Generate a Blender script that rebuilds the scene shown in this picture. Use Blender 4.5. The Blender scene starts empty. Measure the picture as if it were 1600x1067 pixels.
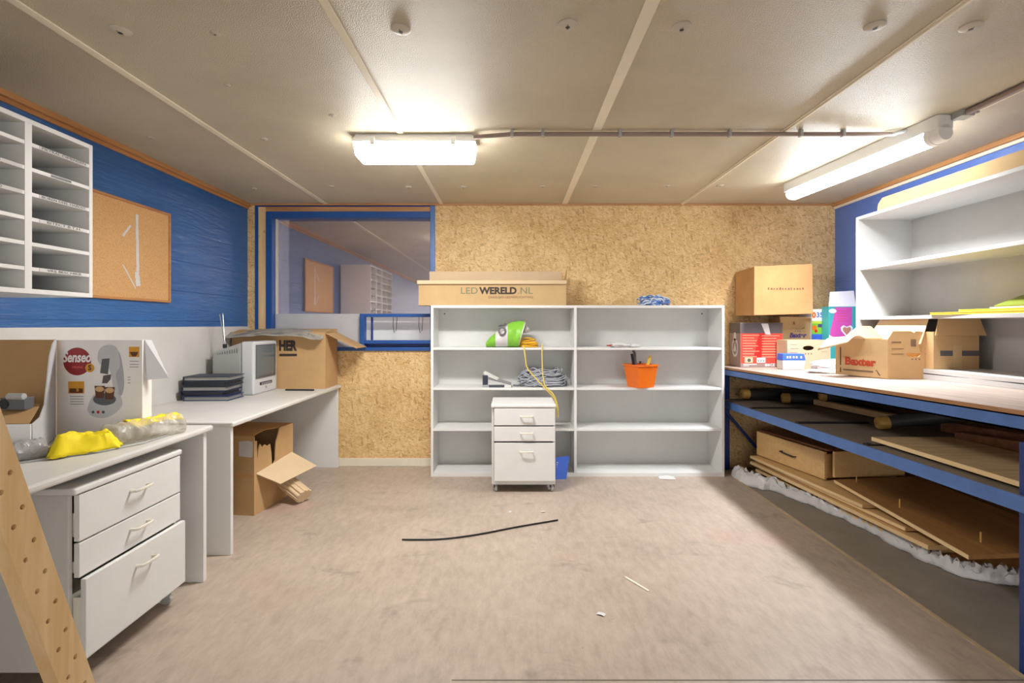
import bpy, math, random
from mathutils import Vector, Matrix, noise

R = math.radians
scene = bpy.context.scene
COL = scene.collection
random.seed(7)

# ------------------------------------------------------------------ camera
cam_d = bpy.data.cameras.new('camera')
cam_d.sensor_width = 36.0
cam_d.lens = 18.0
cam_d.shift_y = -25.5 / 1600.0
cam_d.clip_start = 0.02
cam = bpy.data.objects.new('camera', cam_d)
cam.location = (0, 0, 1.176)
cam.rotation_euler = (R(90), 0, 0)
COL.objects.link(cam)
scene.camera = cam

# ------------------------------------------------------------------ world, exposure
world = bpy.data.worlds.new('world')
scene.world = world
world.use_nodes = True
wb = world.node_tree.nodes['Background']
wb.inputs[0].default_value = (1.0, 0.965, 0.92, 1)
wb.inputs[1].default_value = 1.15
scene.view_settings.view_transform = 'Standard'
scene.view_settings.look = 'None'
scene.view_settings.exposure = 1.3
scene.view_settings.gamma = 1.0
scene.view_settings.use_curve_mapping = False
LAMP_CENTRE = 60.0
LAMP_SIDE = 11.5
SIDE_DOWN = 13.5

# ------------------------------------------------------------------ materials
def lin(c):
    c = c / 255.0
    return c / 12.92 if c <= 0.04045 else ((c + 0.055) / 1.055) ** 2.4

def rgb(r, g, b):
    return (lin(r), lin(g), lin(b), 1.0)

MATS = {}

def new_mat(name):
    m = bpy.data.materials.new(name)
    m.use_nodes = True
    MATS[name] = m
    nt = m.node_tree
    return m, nt, nt.nodes['Principled BSDF']

def link(nt, a, b):
    nt.links.new(a, b)

def coords(nt, scale=(1, 1, 1), rot=(0, 0, 0)):
    tc = nt.nodes.new('ShaderNodeTexCoord')
    mp = nt.nodes.new('ShaderNodeMapping')
    mp.inputs['Scale'].default_value = scale
    mp.inputs['Rotation'].default_value = rot
    link(nt, tc.outputs['Object'], mp.inputs['Vector'])
    return mp.outputs['Vector']

def noise_tex(nt, vec, scale, detail=4, rough=0.55, dist=0.0):
    n = nt.nodes.new('ShaderNodeTexNoise')
    n.inputs['Scale'].default_value = scale
    n.inputs['Detail'].default_value = detail
    n.inputs['Roughness'].default_value = rough
    n.inputs['Distortion'].default_value = dist
    link(nt, vec, n.inputs['Vector'])
    return n.outputs['Fac']

def ramp(nt, fac, stops):
    r = nt.nodes.new('ShaderNodeValToRGB')
    el = r.color_ramp.elements
    while len(el) < len(stops):
        el.new(0.5)
    for e, (p, c) in zip(el, stops):
        e.position = p
        e.color = c
    link(nt, fac, r.inputs['Fac'])
    return r.outputs['Color']

def mix(nt, fac, a, b, mode='MIX'):
    m = nt.nodes.new('ShaderNodeMix')
    m.data_type = 'RGBA'
    m.blend_type = mode
    for sock, v in ((m.inputs['Factor'], fac), (m.inputs[6], a), (m.inputs[7], b)):
        if hasattr(v, 'is_linked'):
            link(nt, v, sock)
        else:
            sock.default_value = v
    return m.outputs[2]

def bump(nt, bs, fac, strength=0.2, dist=0.01):
    b = nt.nodes.new('ShaderNodeBump')
    b.inputs['Strength'].default_value = strength
    b.inputs['Distance'].default_value = dist
    link(nt, fac, b.inputs['Height'])
    link(nt, b.outputs['Normal'], bs.inputs['Normal'])

def plain(name, col, rough=0.5, metal=0.0, spec=0.5, var=0.06, vscale=6.0, bmp=0.0, bscale=200.0, emit=None):
    m, nt, bs = new_mat(name)
    bs.inputs['Roughness'].default_value = rough
    bs.inputs['Metallic'].default_value = metal
    bs.inputs['Specular IOR Level'].default_value = spec
    v = coords(nt)
    f = noise_tex(nt, v, vscale, 5, 0.6)
    lo = tuple(c * (1 - var) for c in col[:3]) + (1,)
    hi = tuple(min(1, c * (1 + var)) for c in col[:3]) + (1,)
    link(nt, ramp(nt, f, [(0.3, lo), (0.7, hi)]), bs.inputs['Base Color'])
    if bmp:
        bump(nt, bs, noise_tex(nt, v, bscale, 3), bmp, 0.004)
    return m

def woody(name, lo, hi, axis='y', scale=1.0, rough=0.5, bmp=0.1, stretch=14.0, knots=False):
    m, nt, bs = new_mat(name)
    bs.inputs['Roughness'].default_value = rough
    s = {'x': (1, stretch, stretch), 'y': (stretch, 1, stretch), 'z': (stretch, stretch, 1)}[axis]
    v = coords(nt, s)
    f = noise_tex(nt, v, 2.2 * scale, 6, 0.62, 0.6)
    c = ramp(nt, f, [(0.28, lo), (0.5, tuple((a + b) / 2 for a, b in zip(lo, hi))), (0.72, hi)])
    if knots:
        v2 = coords(nt)
        k = noise_tex(nt, v2, 9, 2, 0.4)
        kf = ramp(nt, k, [(0.70, (0, 0, 0, 1)), (0.76, (1, 1, 1, 1))])
        c = mix(nt, kf, c, tuple(x * 0.55 for x in lo[:3]) + (1,))
    link(nt, c, bs.inputs['Base Color'])
    if bmp:
        bump(nt, bs, f, bmp, 0.004)
    return m

def osb(name, base, light, dark, plane='xz'):
    m, nt, bs = new_mat(name)
    bs.inputs['Roughness'].default_value = 0.62
    layers = []
    for i, (ang, st) in enumerate(((20, 3.6), (100, 3.2), (155, 4.2))):
        rot = (0, R(ang), 0) if plane == 'xz' else (R(ang), 0, 0)
        sc = (1, 1, st) if plane == 'xz' else (1, st, 1)
        tc = nt.nodes.new('ShaderNodeTexCoord')
        mp0 = nt.nodes.new('ShaderNodeMapping')
        mp0.inputs['Rotation'].default_value = rot
        mp0.inputs['Location'].default_value = (i * 3.1, i * 1.7, i * 2.3)
        link(nt, tc.outputs['Object'], mp0.inputs['Vector'])
        mp1 = nt.nodes.new('ShaderNodeMapping')
        mp1.inputs['Scale'].default_value = sc
        link(nt, mp0.outputs['Vector'], mp1.inputs['Vector'])
        vo = nt.nodes.new('ShaderNodeTexVoronoi')
        vo.inputs['Scale'].default_value = 17 + 5 * i
        vo.inputs['Randomness'].default_value = 1.0
        link(nt, mp1.outputs['Vector'], vo.inputs['Vector'])
        sp = nt.nodes.new('ShaderNodeSeparateColor')
        link(nt, vo.outputs['Color'], sp.inputs[0])
        layers.append((sp.outputs[0], sp.outputs[1]))
    cols = []
    for a, b in layers:
        cols.append(ramp(nt, a, [(0.0, dark), (0.14, tuple(x * .8 for x in base[:3]) + (1,)), (0.45, base), (0.85, light), (1.0, tuple(min(1, x * 1.1) for x in light[:3]) + (1,))]))
    t1 = ramp(nt, layers[1][1], [(0.45, (0, 0, 0, 1)), (0.5, (1, 1, 1, 1))])
    t2 = ramp(nt, layers[2][1], [(0.6, (0, 0, 0, 1)), (0.65, (1, 1, 1, 1))])
    c = mix(nt, t1, cols[0], cols[1])
    c = mix(nt, t2, c, cols[2])
    big = noise_tex(nt, coords(nt), 3.0, 4)
    c = mix(nt, 0.38, c, base)
    c = mix(nt, 0.25, c, ramp(nt, big, [(0.3, dark), (0.7, light)]))
    fl = noise_tex(nt, coords(nt, (1, 1, 2.4)), 60, 3, 0.6)
    ff = ramp(nt, fl, [(0.61, (0, 0, 0, 1)), (0.67, (1, 1, 1, 1))])
    c = mix(nt, ff, c, tuple(x * 0.75 for x in dark[:3]) + (1,))
    link(nt, c, bs.inputs['Base Color'])
    bump(nt, bs, layers[0][0], 0.08, 0.003)
    return m

WHITE = plain('white_melamine', rgb(226, 226, 224), 0.42, var=0.025)
WHITE_B = plain('white_melamine_dull', rgb(214, 214, 212), 0.5, var=0.03)
WHITE_OLD = plain('white_worn_board', rgb(212, 210, 206), 0.45, var=0.06, vscale=4)
UNIT = plain('dusty_white_board', rgb(192, 190, 187), 0.5, var=0.04, vscale=4)
UNIT_B = plain('dusty_back_board', rgb(178, 175, 171), 0.55, var=0.06, vscale=4)
CREAM = plain('cream_plastic', rgb(226, 222, 208), 0.4, var=0.02)
SKIRT = plain('cream_skirting_paint', rgb(232, 226, 208), 0.5)
OSB = osb('oriented_strand_board', rgb(228, 190, 128), rgb(242, 216, 168), rgb(158, 108, 54))
BLUE_STEEL = plain('blue_painted_steel', rgb(76, 114, 178), 0.38, var=0.12, vscale=9, spec=0.5)
BLUE_DARK = plain('dark_blue_painted_steel', rgb(22, 52, 120), 0.38, var=0.1)
BLUE_FRAME = plain('blue_painted_frame', rgb(30, 82, 156), 0.4, var=0.08)
PINE = woody('pine_wood', rgb(222, 182, 122), rgb(240, 210, 162), 'z', rough=0.5, knots=True, bmp=0.04)
PINE_Y = woody('pine_strip', rgb(170, 112, 62), rgb(206, 152, 96), 'y', rough=0.5, bmp=0.05)
PINE_X = woody('pine_strip_cross', rgb(170, 118, 72), rgb(204, 156, 104), 'x', rough=0.5, bmp=0.05)
CARD = plain('cardboard', rgb(194, 158, 112), 0.8, spec=0.2, var=0.07, vscale=5, bmp=0.05, bscale=120)
CARD_L = plain('pale_cardboard', rgb(214, 190, 156), 0.8, spec=0.2, var=0.05, vscale=5)
CARD_O = plain('orange_brown_cardboard', rgb(196, 150, 100), 0.75, spec=0.2, var=0.1, vscale=7)
CARD_IN = plain('cardboard_inside', rgb(186, 150, 106), 0.85, spec=0.2, var=0.05)
CARD_G = plain('grey_brown_cardboard', rgb(196, 166, 122), 0.8, spec=0.2, var=0.06)
BOX_WHITE = plain('printed_white_carton', rgb(244, 242, 242), 0.38, var=0.02)
BOX_SIDE = plain('carton_grey_side', rgb(196, 196, 200), 0.5, var=0.03)
BLACK = plain('black_plastic', rgb(26, 26, 28), 0.4)
INK = plain('black_ink', rgb(58, 48, 44), 0.7, var=0.1)
INK_SOFT = plain('faded_ink', rgb(122, 96, 74), 0.8)
INK_GREEN = plain('faded_green_ink', rgb(118, 128, 98), 0.8)
RED_INK = plain('red_ink', rgb(178, 62, 34), 0.7)
PURPLE_INK = plain('purple_ink', rgb(84, 66, 130), 0.7)
GREY_P = plain('grey_plastic', rgb(176, 178, 176), 0.45, var=0.03)
SILVER_P = plain('silver_plastic', rgb(204, 206, 208), 0.35, var=0.03)
SCREEN = plain('picture_tube_glass', rgb(104, 112, 116), 0.08, var=0.02)
NAVY = plain('navy_leatherette', rgb(48, 56, 70), 0.48, var=0.12, bmp=0.1, bscale=160)
NAVY2 = plain('dark_blue_leatherette', rgb(48, 62, 98), 0.48, var=0.12, bmp=0.1, bscale=160)
YELLOW = plain('yellow_cloth', rgb(246, 222, 16), 0.7, var=0.06, vscale=14)
YEL_C = plain('yellow_cable', rgb(238, 182, 24), 0.5, var=0.06)
YEL_P = plain('yellow_paper', rgb(238, 208, 74), 0.6)
ORANGE = plain('orange_plastic', rgb(240, 118, 30), 0.35, var=0.04)
METAL = plain('steel', rgb(150, 150, 150), 0.35, metal=0.9)
DARKM = plain('dark_metal', rgb(56, 56, 58), 0.45, metal=0.4)
GREYC = plain('grey_cable_sheath', rgb(176, 180, 190), 0.5, var=0.1)
CONDUIT = plain('brown_grey_conduit', rgb(150, 132, 124), 0.4, var=0.06)
LAMP_BODY = plain('lamp_body_plastic', rgb(236, 236, 236), 0.4, var=0.01)
RED = plain('red_print', rgb(226, 74, 60), 0.45, var=0.05)
RED_D = plain('deep_red_print', rgb(200, 36, 32), 0.45)
CHAR = plain('charcoal_print', rgb(92, 86, 90), 0.5)
TAUPE = plain('taupe_print', rgb(156, 132, 126), 0.5)
BLUE_P = plain('blue_print', rgb(62, 106, 214), 0.45)
PINK = plain('pink_print', rgb(216, 88, 176), 0.4, var=0.08)
TEAL = plain('teal_print', rgb(70, 176, 176), 0.4, var=0.06)
GREEN_P = plain('green_print', rgb(130, 196, 60), 0.42, var=0.08)
LIME = plain('lime_print', rgb(196, 214, 70), 0.45)
OLIVE = plain('olive_green_print', rgb(126, 140, 44), 0.45)
MAROON = plain('maroon_print', rgb(150, 48, 52), 0.45)
AMBER = plain('amber_print', rgb(222, 160, 54), 0.45)
COFFEE = plain('coffee_print', rgb(96, 60, 40), 0.5)
PRN_LIGHT = plain('light_grey_print', rgb(200, 202, 208), 0.4)
PRN_MID = plain('mid_grey_print', rgb(176, 178, 186), 0.4)
PRN_GREY = plain('grey_print', rgb(160, 162, 168), 0.4)
PRN_GREY_D = plain('dark_grey_print', rgb(96, 98, 102), 0.4)
PAPER = plain('white_paper', rgb(214, 212, 210), 0.7, var=0.02)
FILM = plain('white_plastic_film', rgb(214, 212, 212), 0.3, var=0.05, vscale=20, bmp=0.3, bscale=60)
ROLL = plain('dark_roll_wrap', rgb(70, 68, 66), 0.5, var=0.15)
CORE = woody('wooden_core', rgb(206, 156, 74), rgb(228, 188, 104), 'x', scale=3)
DECK = plain('worn_grey_deck', rgb(124, 113, 100), 0.6, var=0.14, vscale=5)
BIRCH = woody('birch_panel', rgb(220, 176, 116), rgb(234, 196, 138), 'y', rough=0.45, bmp=0.02)
BIRCH_E = woody('birch_panel_edge', rgb(240, 204, 146), rgb(250, 222, 172), 'y', rough=0.5, bmp=0.02)
REDWOOD = woody('reddish_board', rgb(122, 74, 46), rgb(160, 104, 66), 'y', rough=0.5, bmp=0.03)
PLYTOP = woody('mottled_plywood', rgb(182, 152, 110), rgb(216, 188, 142), 'x', scale=2.2, rough=0.6, bmp=0.05, stretch=6)
CORK = None

# cork
m, nt, bs = new_mat('cork'); CORK = m
v = coords(nt)
f1 = noise_tex(nt, v, 150, 4, 0.7)
f2 = noise_tex(nt, v, 3, 3)
c = ramp(nt, f1, [(0.3, rgb(184, 132, 78)), (0.5, rgb(214, 168, 112)), (0.75, rgb(226, 184, 130))])
c = mix(nt, 0.15, c, ramp(nt, f2, [(0.3, rgb(196, 140, 90)), (0.7, rgb(224, 180, 130))]))
link(nt, c, bs.inputs['Base Color']); bs.inputs['Roughness'].default_value = 0.8
bump(nt, bs, f1, 0.2, 0.003)

# blue painted boards
def blue_boards(name, base, hi):
    m, nt, bs = new_mat(name)
    v = coords(nt, (1, 1, 1))
    vs = coords(nt, (6, 1.1, 11))
    g = noise_tex(nt, vs, 3.2, 7, 0.62, 1.2)
    big = noise_tex(nt, v, 2.5, 3)
    c = ramp(nt, big, [(0.3, base), (0.7, hi)])
    sc = noise_tex(nt, coords(nt, (5, 2.0, 9)), 9, 4, 0.7, 0.5)
    sf = ramp(nt, sc, [(0.72, (0, 0, 0, 1)), (0.80, (1, 1, 1, 1))])
    c = mix(nt, mix(nt, sf, (0, 0, 0, 1), (0.35, 0.35, 0.35, 1)), c, rgb(150, 180, 220))
    link(nt, c, bs.inputs['Base Color'])
    bs.inputs['Roughness'].default_value = 0.33
    bs.inputs['Specular IOR Level'].default_value = 0.8
    # board joints every 20 cm plus raised grain
    sep = nt.nodes.new('ShaderNodeSeparateXYZ')
    link(nt, v, sep.inputs[0])
    mul = nt.nodes.new('ShaderNodeMath'); mul.operation = 'MULTIPLY'; mul.inputs[1].default_value = 5.0
    link(nt, sep.outputs[2], mul.inputs[0])
    fr = nt.nodes.new('ShaderNodeMath'); fr.operation = 'FRACT'
    link(nt, mul.outputs[0], fr.inputs[0])
    jt = ramp(nt, fr.outputs[0], [(0.0, (0, 0, 0, 1)), (0.03, (1, 1, 1, 1))])
    h = mix(nt, 0.35, g, jt)
    bump(nt, bs, h, 0.7, 0.014)
    return m
BLUE_WALL = blue_boards('blue_painted_boards', rgb(20, 88, 156), rgb(28, 102, 170))
BLUE_WALL_R = blue_boards('blue_painted_boards_plain', rgb(84, 118, 196), rgb(92, 128, 206))

# ceiling foil
m, nt, bs = new_mat('embossed_ceiling_foil'); CEIL = m
v = coords(nt)
f = noise_tex(nt, v, 210, 3, 0.6)
f3 = noise_tex(nt, v, 38, 4, 0.6)
big = noise_tex(nt, v, 1.6, 4)
link(nt, ramp(nt, big, [(0.25, rgb(206, 195, 168)), (0.55, rgb(222, 211, 184)), (0.8, rgb(228, 217, 192))]), bs.inputs['Base Color'])
bs.inputs['Roughness'].default_value = 0.36
bs.inputs['Specular IOR Level'].default_value = 0.7
bump(nt, bs, mix(nt, 0.10, f, f3), 1.0, 0.008)
WASHER = plain('grey_cream_washer', rgb(200, 192, 174), 0.4)
STRIP = plain('cream_cover_strip', rgb(244, 234, 210), 0.45, var=0.03)

# floor boards with stains and scuffs
m, nt, bs = new_mat('worn_plywood_floor'); FLOOR = m
v = coords(nt)
a = noise_tex(nt, v, 1.4, 6, 0.6, 0.4)
b = noise_tex(nt, coords(nt, (3, 1, 1)), 9, 6, 0.7)
c = ramp(nt, a, [(0.25, rgb(150, 136, 122)), (0.5, rgb(180, 163, 148)), (0.75, rgb(196, 179, 164))])
c = mix(nt, 0.45, c, ramp(nt, b, [(0.3, rgb(146, 130, 114)), (0.7, rgb(202, 186, 170))]))
st = noise_tex(nt, coords(nt, (1.0, 1.5, 1)), 3.1, 5, 0.62, 0.5)
sf = ramp(nt, st, [(0.60, (0, 0, 0, 1)), (0.74, (0.5, 0.5, 0.5, 1))])
c = mix(nt, sf, c, rgb(108, 98, 90))
sp = noise_tex(nt, v, 26, 4, 0.6)
spf = ramp(nt, sp, [(0.70, (0, 0, 0, 1)), (0.76, (0.6, 0.6, 0.6, 1))])
c = mix(nt, spf, c, rgb(96, 88, 82))
wt = noise_tex(nt, coords(nt, (7, 1, 1), (0, 0, 0.5)), 12, 3, 0.6)
wf = ramp(nt, wt, [(0.72, (0, 0, 0, 1)), (0.80, (0.5, 0.5, 0.5, 1))])
c = mix(nt, wf, c, rgb(214, 204, 192))
pk = noise_tex(nt, v, 1.1, 2)
pf = ramp(nt, pk, [(0.62, (0, 0, 0, 1)), (0.74, (0.35, 0.35, 0.35, 1))])
c = mix(nt, pf, c, rgb(196, 140, 132))
link(nt, c, bs.inputs['Base Color'])
bs.inputs['Roughness'].default_value = 0.46
bump(nt, bs, b, 0.06, 0.004)
CONC = plain('grey_concrete', rgb(142, 132, 120), 0.6, var=0.16, vscale=3)
PLYEDGE = plain('pale_floor_edge', rgb(190, 168, 136), 0.6, var=0.2, vscale=12)
SCUFF = plain('dark_scuff', rgb(120, 110, 102), 0.5)

# bench top
m, nt, bs = new_mat('worn_bench_plywood'); BENCHTOP = m
v = coords(nt, (9, 1.2, 1))
a = noise_tex(nt, v, 3, 6, 0.65, 0.4)
link(nt, ramp(nt, a, [(0.25, rgb(146, 126, 114)), (0.6, rgb(180, 160, 148)), (0.8, rgb(196, 180, 168))]), bs.inputs['Base Color'])
bs.inputs['Roughness'].default_value = 0.5
BENCHEDGE = woody('bench_ply_edge', rgb(150, 104, 66), rgb(182, 136, 92), 'y', bmp=0.02)
BROWNWALL = woody('brown_hardboard', rgb(120, 86, 52), rgb(146, 108, 66), 'z', rough=0.6, bmp=0.02)

# light giving covers
def emitter(name, col, strength):
    m = bpy.data.materials.new(name); m.use_nodes = True
    nt = m.node_tree; nt.nodes.clear()
    e = nt.nodes.new('ShaderNodeEmission'); e.inputs[0].default_value = col; e.inputs[1].default_value = strength
    o = nt.nodes.new('ShaderNodeOutputMaterial'); link(nt, e.outputs[0], o.inputs[0])
    return m
GLOW = emitter('lit_diffuser', (1.0, 0.975, 0.945, 1), LAMP_CENTRE)
GLOW_SIDE = emitter('lit_diffuser_side', (1.0, 0.975, 0.945, 1), LAMP_CENTRE * .17)
GLOW2 = emitter('lit_tube_cover', (0.90, 0.95, 1.0, 1), LAMP_SIDE)

# reflecting dark glass
def glassy(name, tint, refl, rough=0.02):
    m = bpy.data.materials.new(name); m.use_nodes = True
    nt = m.node_tree; nt.nodes.clear()
    g = nt.nodes.new('ShaderNodeBsdfGlossy'); g.inputs['Color'].default_value = tint; g.inputs['Roughness'].default_value = rough
    t = nt.nodes.new('ShaderNodeBsdfTransparent'); t.inputs['Color'].default_value = (0.75, 0.72, 0.74, 1)
    mx = nt.nodes.new('ShaderNodeMixShader'); mx.inputs[0].default_value = refl
    o = nt.nodes.new('ShaderNodeOutputMaterial')
    d = nt.nodes.new('ShaderNodeBsdfDiffuse'); d.inputs['Color'].default_value = rgb(190, 180, 184)
    m2 = nt.nodes.new('ShaderNodeMixShader'); m2.inputs[0].default_value = 0.14      # haze over the reflections, mixed in as a pale diffuse colour
    link(nt, t.outputs[0], mx.inputs[1]); link(nt, g.outputs[0], mx.inputs[2])
    link(nt, mx.outputs[0], m2.inputs[1]); link(nt, d.outputs[0], m2.inputs[2]); link(nt, m2.outputs[0], o.inputs[0])
    return m
GLASS = glassy('reflective_window_film', (0.74, 0.66, 0.68, 1), 0.76, 0.03)
def filmy(name, col, alpha, rough=0.18):
    m = bpy.data.materials.new(name); m.use_nodes = True
    nt = m.node_tree
    bs = nt.nodes['Principled BSDF']
    bs.inputs['Base Color'].default_value = col
    bs.inputs['Roughness'].default_value = rough
    bs.inputs['Alpha'].default_value = alpha
    bs.inputs['Specular IOR Level'].default_value = 0.8
    v = coords(nt)
    bump(nt, bs, noise_tex(nt, v, 40, 3, 0.6, 0.8), 0.6, 0.01)
    return m
CLEAR = filmy('clear_crinkled_plastic', rgb(220, 214, 200), 0.42)
BUBBLE = filmy('grey_crinkled_plastic', rgb(182, 180, 182), 0.8, 0.25)
TAPEFILM = filmy('printed_grey_film', rgb(176, 172, 160), 0.85, 0.25)

# ------------------------------------------------------------------ mesh helpers
class MB:
    def __init__(self):
        self.v, self.f, self.fm, self.mats = [], [], [], []
    def add(self, verts, faces, m, M=None):
        if m not in self.mats:
            self.mats.append(m)
        k = self.mats.index(m)
        n = len(self.v)
        for p in verts:
            p = Vector(p)
            self.v.append(M @ p if M else p)
        for f in faces:
            self.f.append([n + i for i in f]); self.fm.append(k)
        return self
    def hexa(self, p, m, M=None):
        return self.add(p, [(0, 3, 2, 1), (4, 5, 6, 7), (0, 1, 5, 4), (1, 2, 6, 5), (2, 3, 7, 6), (3, 0, 4, 7)], m, M)
    def box(self, x0, x1, y0, y1, z0, z1, m, M=None):
        return self.hexa([(x0, y0, z0), (x1, y0, z0), (x1, y1, z0), (x0, y1, z0),
                          (x0, y0, z1), (x1, y0, z1), (x1, y1, z1), (x0, y1, z1)], m, M)
    def prism(self, poly, h0, h1, m, M=None):
        """polygon in local xy, extruded along local z from h0 to h1"""
        n = len(poly)
        vs = [(x, y, h0) for x, y in poly] + [(x, y, h1) for x, y in poly]
        fs = [tuple(reversed(range(n))), tuple(range(n, 2 * n))]
        fs += [(i, (i + 1) % n, n + (i + 1) % n, n + i) for i in range(n)]
        return self.add(vs, fs, m, M)
    def tube(self, pts, r, m, n=8, closed=False, M=None, radii=None):
        pts = [Vector(p) for p in pts]
        vs, fs = [], []
        L = len(pts)
        up = Vector((0, 0, 1))
        prev = None
        for i, p in enumerate(pts):
            if closed:
                t = pts[(i + 1) % L] - pts[i - 1]
            else:
                t = pts[min(i + 1, L - 1)] - pts[max(i - 1, 0)]
            if t.length < 1e-9:
                t = Vector((0, 0, 1))
            t.normalize()
            if prev is None:
                a = t.cross(up)
                if a.length < 0.1:
                    a = t.cross(Vector((1, 0, 0)))
            else:
                a = prev - t * prev.dot(t)
                if a.length < 1e-6:
                    a = t.cross(up)
            a.normalize(); prev = a
            b = t.cross(a)
            rr = radii[i] if radii else r
            for k in range(n):
                ang = 2 * math.pi * k / n
                vs.append(p + (a * math.cos(ang) + b * math.sin(ang)) * rr)
        segs = L if closed else L - 1
        for i in range(segs):
            j = (i + 1) % L
            for k in range(n):
                l = (k + 1) % n
                fs.append((i * n + k, j * n + k, j * n + l, i * n + l))
        if not closed:
            fs.append(tuple(range(n))); fs.append(tuple(reversed(range((L - 1) * n, L * n))))
        return self.add(vs, fs, m, M)
    def cyl(self, p0, p1, r, m, n=20, r2=None, M=None):
        return self.tube([p0, p1], r, m, n, M=M, radii=[r, r if r2 is None else r2])
    def grid(self, fn, nu, nv, m, M=None):
        vs = [fn(i / nu, j / nv) for j in range(nv + 1) for i in range(nu + 1)]
        w = nu + 1
        fs = [(j * w + i, j * w + i + 1, (j + 1) * w + i + 1, (j + 1) * w + i) for j in range(nv) for i in range(nu)]
        return self.add(vs, fs, m, M)
    def ball(self, fn, nu, nv, m, M=None):
        """fn(direction) -> point; closed uv ball"""
        vs = [fn(Vector((0, 0, -1)))]
        for j in range(1, nv):
            th = math.pi * j / nv - math.pi / 2
            for i in range(nu):
                ph = 2 * math.pi * i / nu
                vs.append(fn(Vector((math.cos(th) * math.cos(ph), math.cos(th) * math.sin(ph), math.sin(th)))))
        vs.append(fn(Vector((0, 0, 1))))
        fs = [(0, 1 + (i + 1) % nu, 1 + i) for i in range(nu)]
        for j in range(nv - 2):
            for i in range(nu):
                a = 1 + j * nu + i; b = 1 + j * nu + (i + 1) % nu
                fs.append((a, b, b + nu, a + nu))
        t = len(vs) - 1
        o = 1 + (nv - 2) * nu
        fs += [(t, o + i, o + (i + 1) % nu) for i in range(nu)]
        return self.add(vs, fs, m, M)
    def build(self, name, parent=None, smooth=False, bevel=0.0, loc=None, rotz=0.0, solid=0.0):
        me = bpy.data.meshes.new(name)
        me.from_pydata([tuple(p) for p in self.v], [], self.f)
        for mt in self.mats:
            me.materials.append(mt)
        for p, k in zip(me.polygons, self.fm):
            p.material_index = k
        if smooth:
            me.polygons.foreach_set('use_smooth', [True] * len(me.polygons))
            me.set_sharp_from_angle(angle=R(40))
        me.update()
        o = bpy.data.objects.new(name, me)
        COL.objects.link(o)
        if parent:
            o.parent = parent
        if loc:
            o.location = loc
        o.rotation_euler.z = rotz
        if solid:
            s = o.modifiers.new('thickness', 'SOLIDIFY'); s.thickness = solid; s.offset = 0
        if bevel:
            b = o.modifiers.new('bevel', 'BEVEL'); b.width = bevel; b.segments = 2
            b.limit_method = 'ANGLE'; b.angle_limit = R(50)
        return o

def thing(name, label, cat, loc=(0, 0, 0), rotz=0.0, group=None):
    o = bpy.data.objects.new(name, None)
    o.empty_display_size = 0.05
    COL.objects.link(o)
    o.location = loc
    o.rotation_euler = (0, 0, rotz)
    return tag(o, label, cat, group)

def tag(o, label, cat, group=None, kind=None):
    o['label'] = label
    o['category'] = cat
    if group:
        o['group'] = group
    if kind:
        o['kind'] = kind
    return o

def struct(o):
    o['kind'] = 'structure'
    return o

def dup(o, parent=None):
    c = o.copy()
    COL.objects.link(c)
    if parent:
        c.parent = parent
    for ch in list(o.children):
        dup(ch, c)
    return c

def frame(origin, xdir, ydir):
    x = Vector(xdir).normalized(); y = Vector(ydir).normalized(); z = x.cross(y)
    M = Matrix.Identity(4)
    for i in range(3):
        M[i][0], M[i][1], M[i][2], M[i][3] = x[i], y[i], z[i], origin[i]
    return M
def front(o):  # flat things on a face that looks to -y
    return frame(o, (1, 0, 0), (0, 0, 1))
def east(o):   # on a face that looks to +x
    return frame(o, (0, 1, 0), (0, 0, 1))
def west(o):
    return frame(o, (0, -1, 0), (0, 0, 1))
def topf(o):
    return frame(o, (1, 0, 0), (0, 1, 0))

def lettering(text, size, M, m, parent, bold=0.0, width=None, name='lettering', shear=0.0, depth=0.0008):
    cu = bpy.data.curves.new(name, 'FONT')
    cu.body = text
    cu.size = size
    cu.extrude = depth / 2
    cu.offset = bold
    cu.shear = shear
    cu.align_x = 'CENTER'; cu.align_y = 'CENTER'
    cu.resolution_u = 3
    tmp = bpy.data.objects.new(name, cu)
    COL.objects.link(tmp)
    dg = bpy.context.evaluated_depsgraph_get()
    me = bpy.data.meshes.new_from_object(tmp.evaluated_get(dg))
    bpy.data.objects.remove(tmp)
    xs = [v.co.x for v in me.vertices] or [0]
    w = max(xs) - min(xs)
    s = (width / w) if width and w else 1.0
    c = (max(xs) + min(xs)) / 2
    for vv in me.vertices:
        vv.co = M @ Vector(((vv.co.x - c) * s, vv.co.y, vv.co.z + depth / 2))
    me.materials.clear(); me.materials.append(m)
    o = bpy.data.objects.new(name, me)
    COL.objects.link(o)
    o.parent = parent
    return o

def circle(cx, cy, r, n=28, sx=1.0, sy=1.0):
    return [(cx + r * sx * math.cos(2 * math.pi * i / n), cy + r * sy * math.sin(2 * math.pi * i / n)) for i in range(n)]

def holed(outline, holes, t, M, m, name, parent, bevel=0.0):
    """a plate of thickness t with true holes through it (outline and holes in local xy)"""
    cu = bpy.data.curves.new(name, 'CURVE')
    cu.dimensions = '2D'; cu.fill_mode = 'BOTH'; cu.extrude = t / 2
    for loop in [outline] + holes:
        s = cu.splines.new('POLY')
        s.points.add(len(loop) - 1)
        for p, (x, y) in zip(s.points, loop):
            p.co = (x, y, 0, 1)
        s.use_cyclic_u = True
    tmp = bpy.data.objects.new(name, cu); COL.objects.link(tmp)
    dg = bpy.context.evaluated_depsgraph_get()
    me = bpy.data.meshes.new_from_object(tmp.evaluated_get(dg))
    bpy.data.objects.remove(tmp)
    for vv in me.vertices:
        vv.co = M @ vv.co
    me.materials.clear(); me.materials.append(m)
    o = bpy.data.objects.new(name, me); COL.objects.link(o)
    if parent:
        o.parent = parent
    return o

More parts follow.
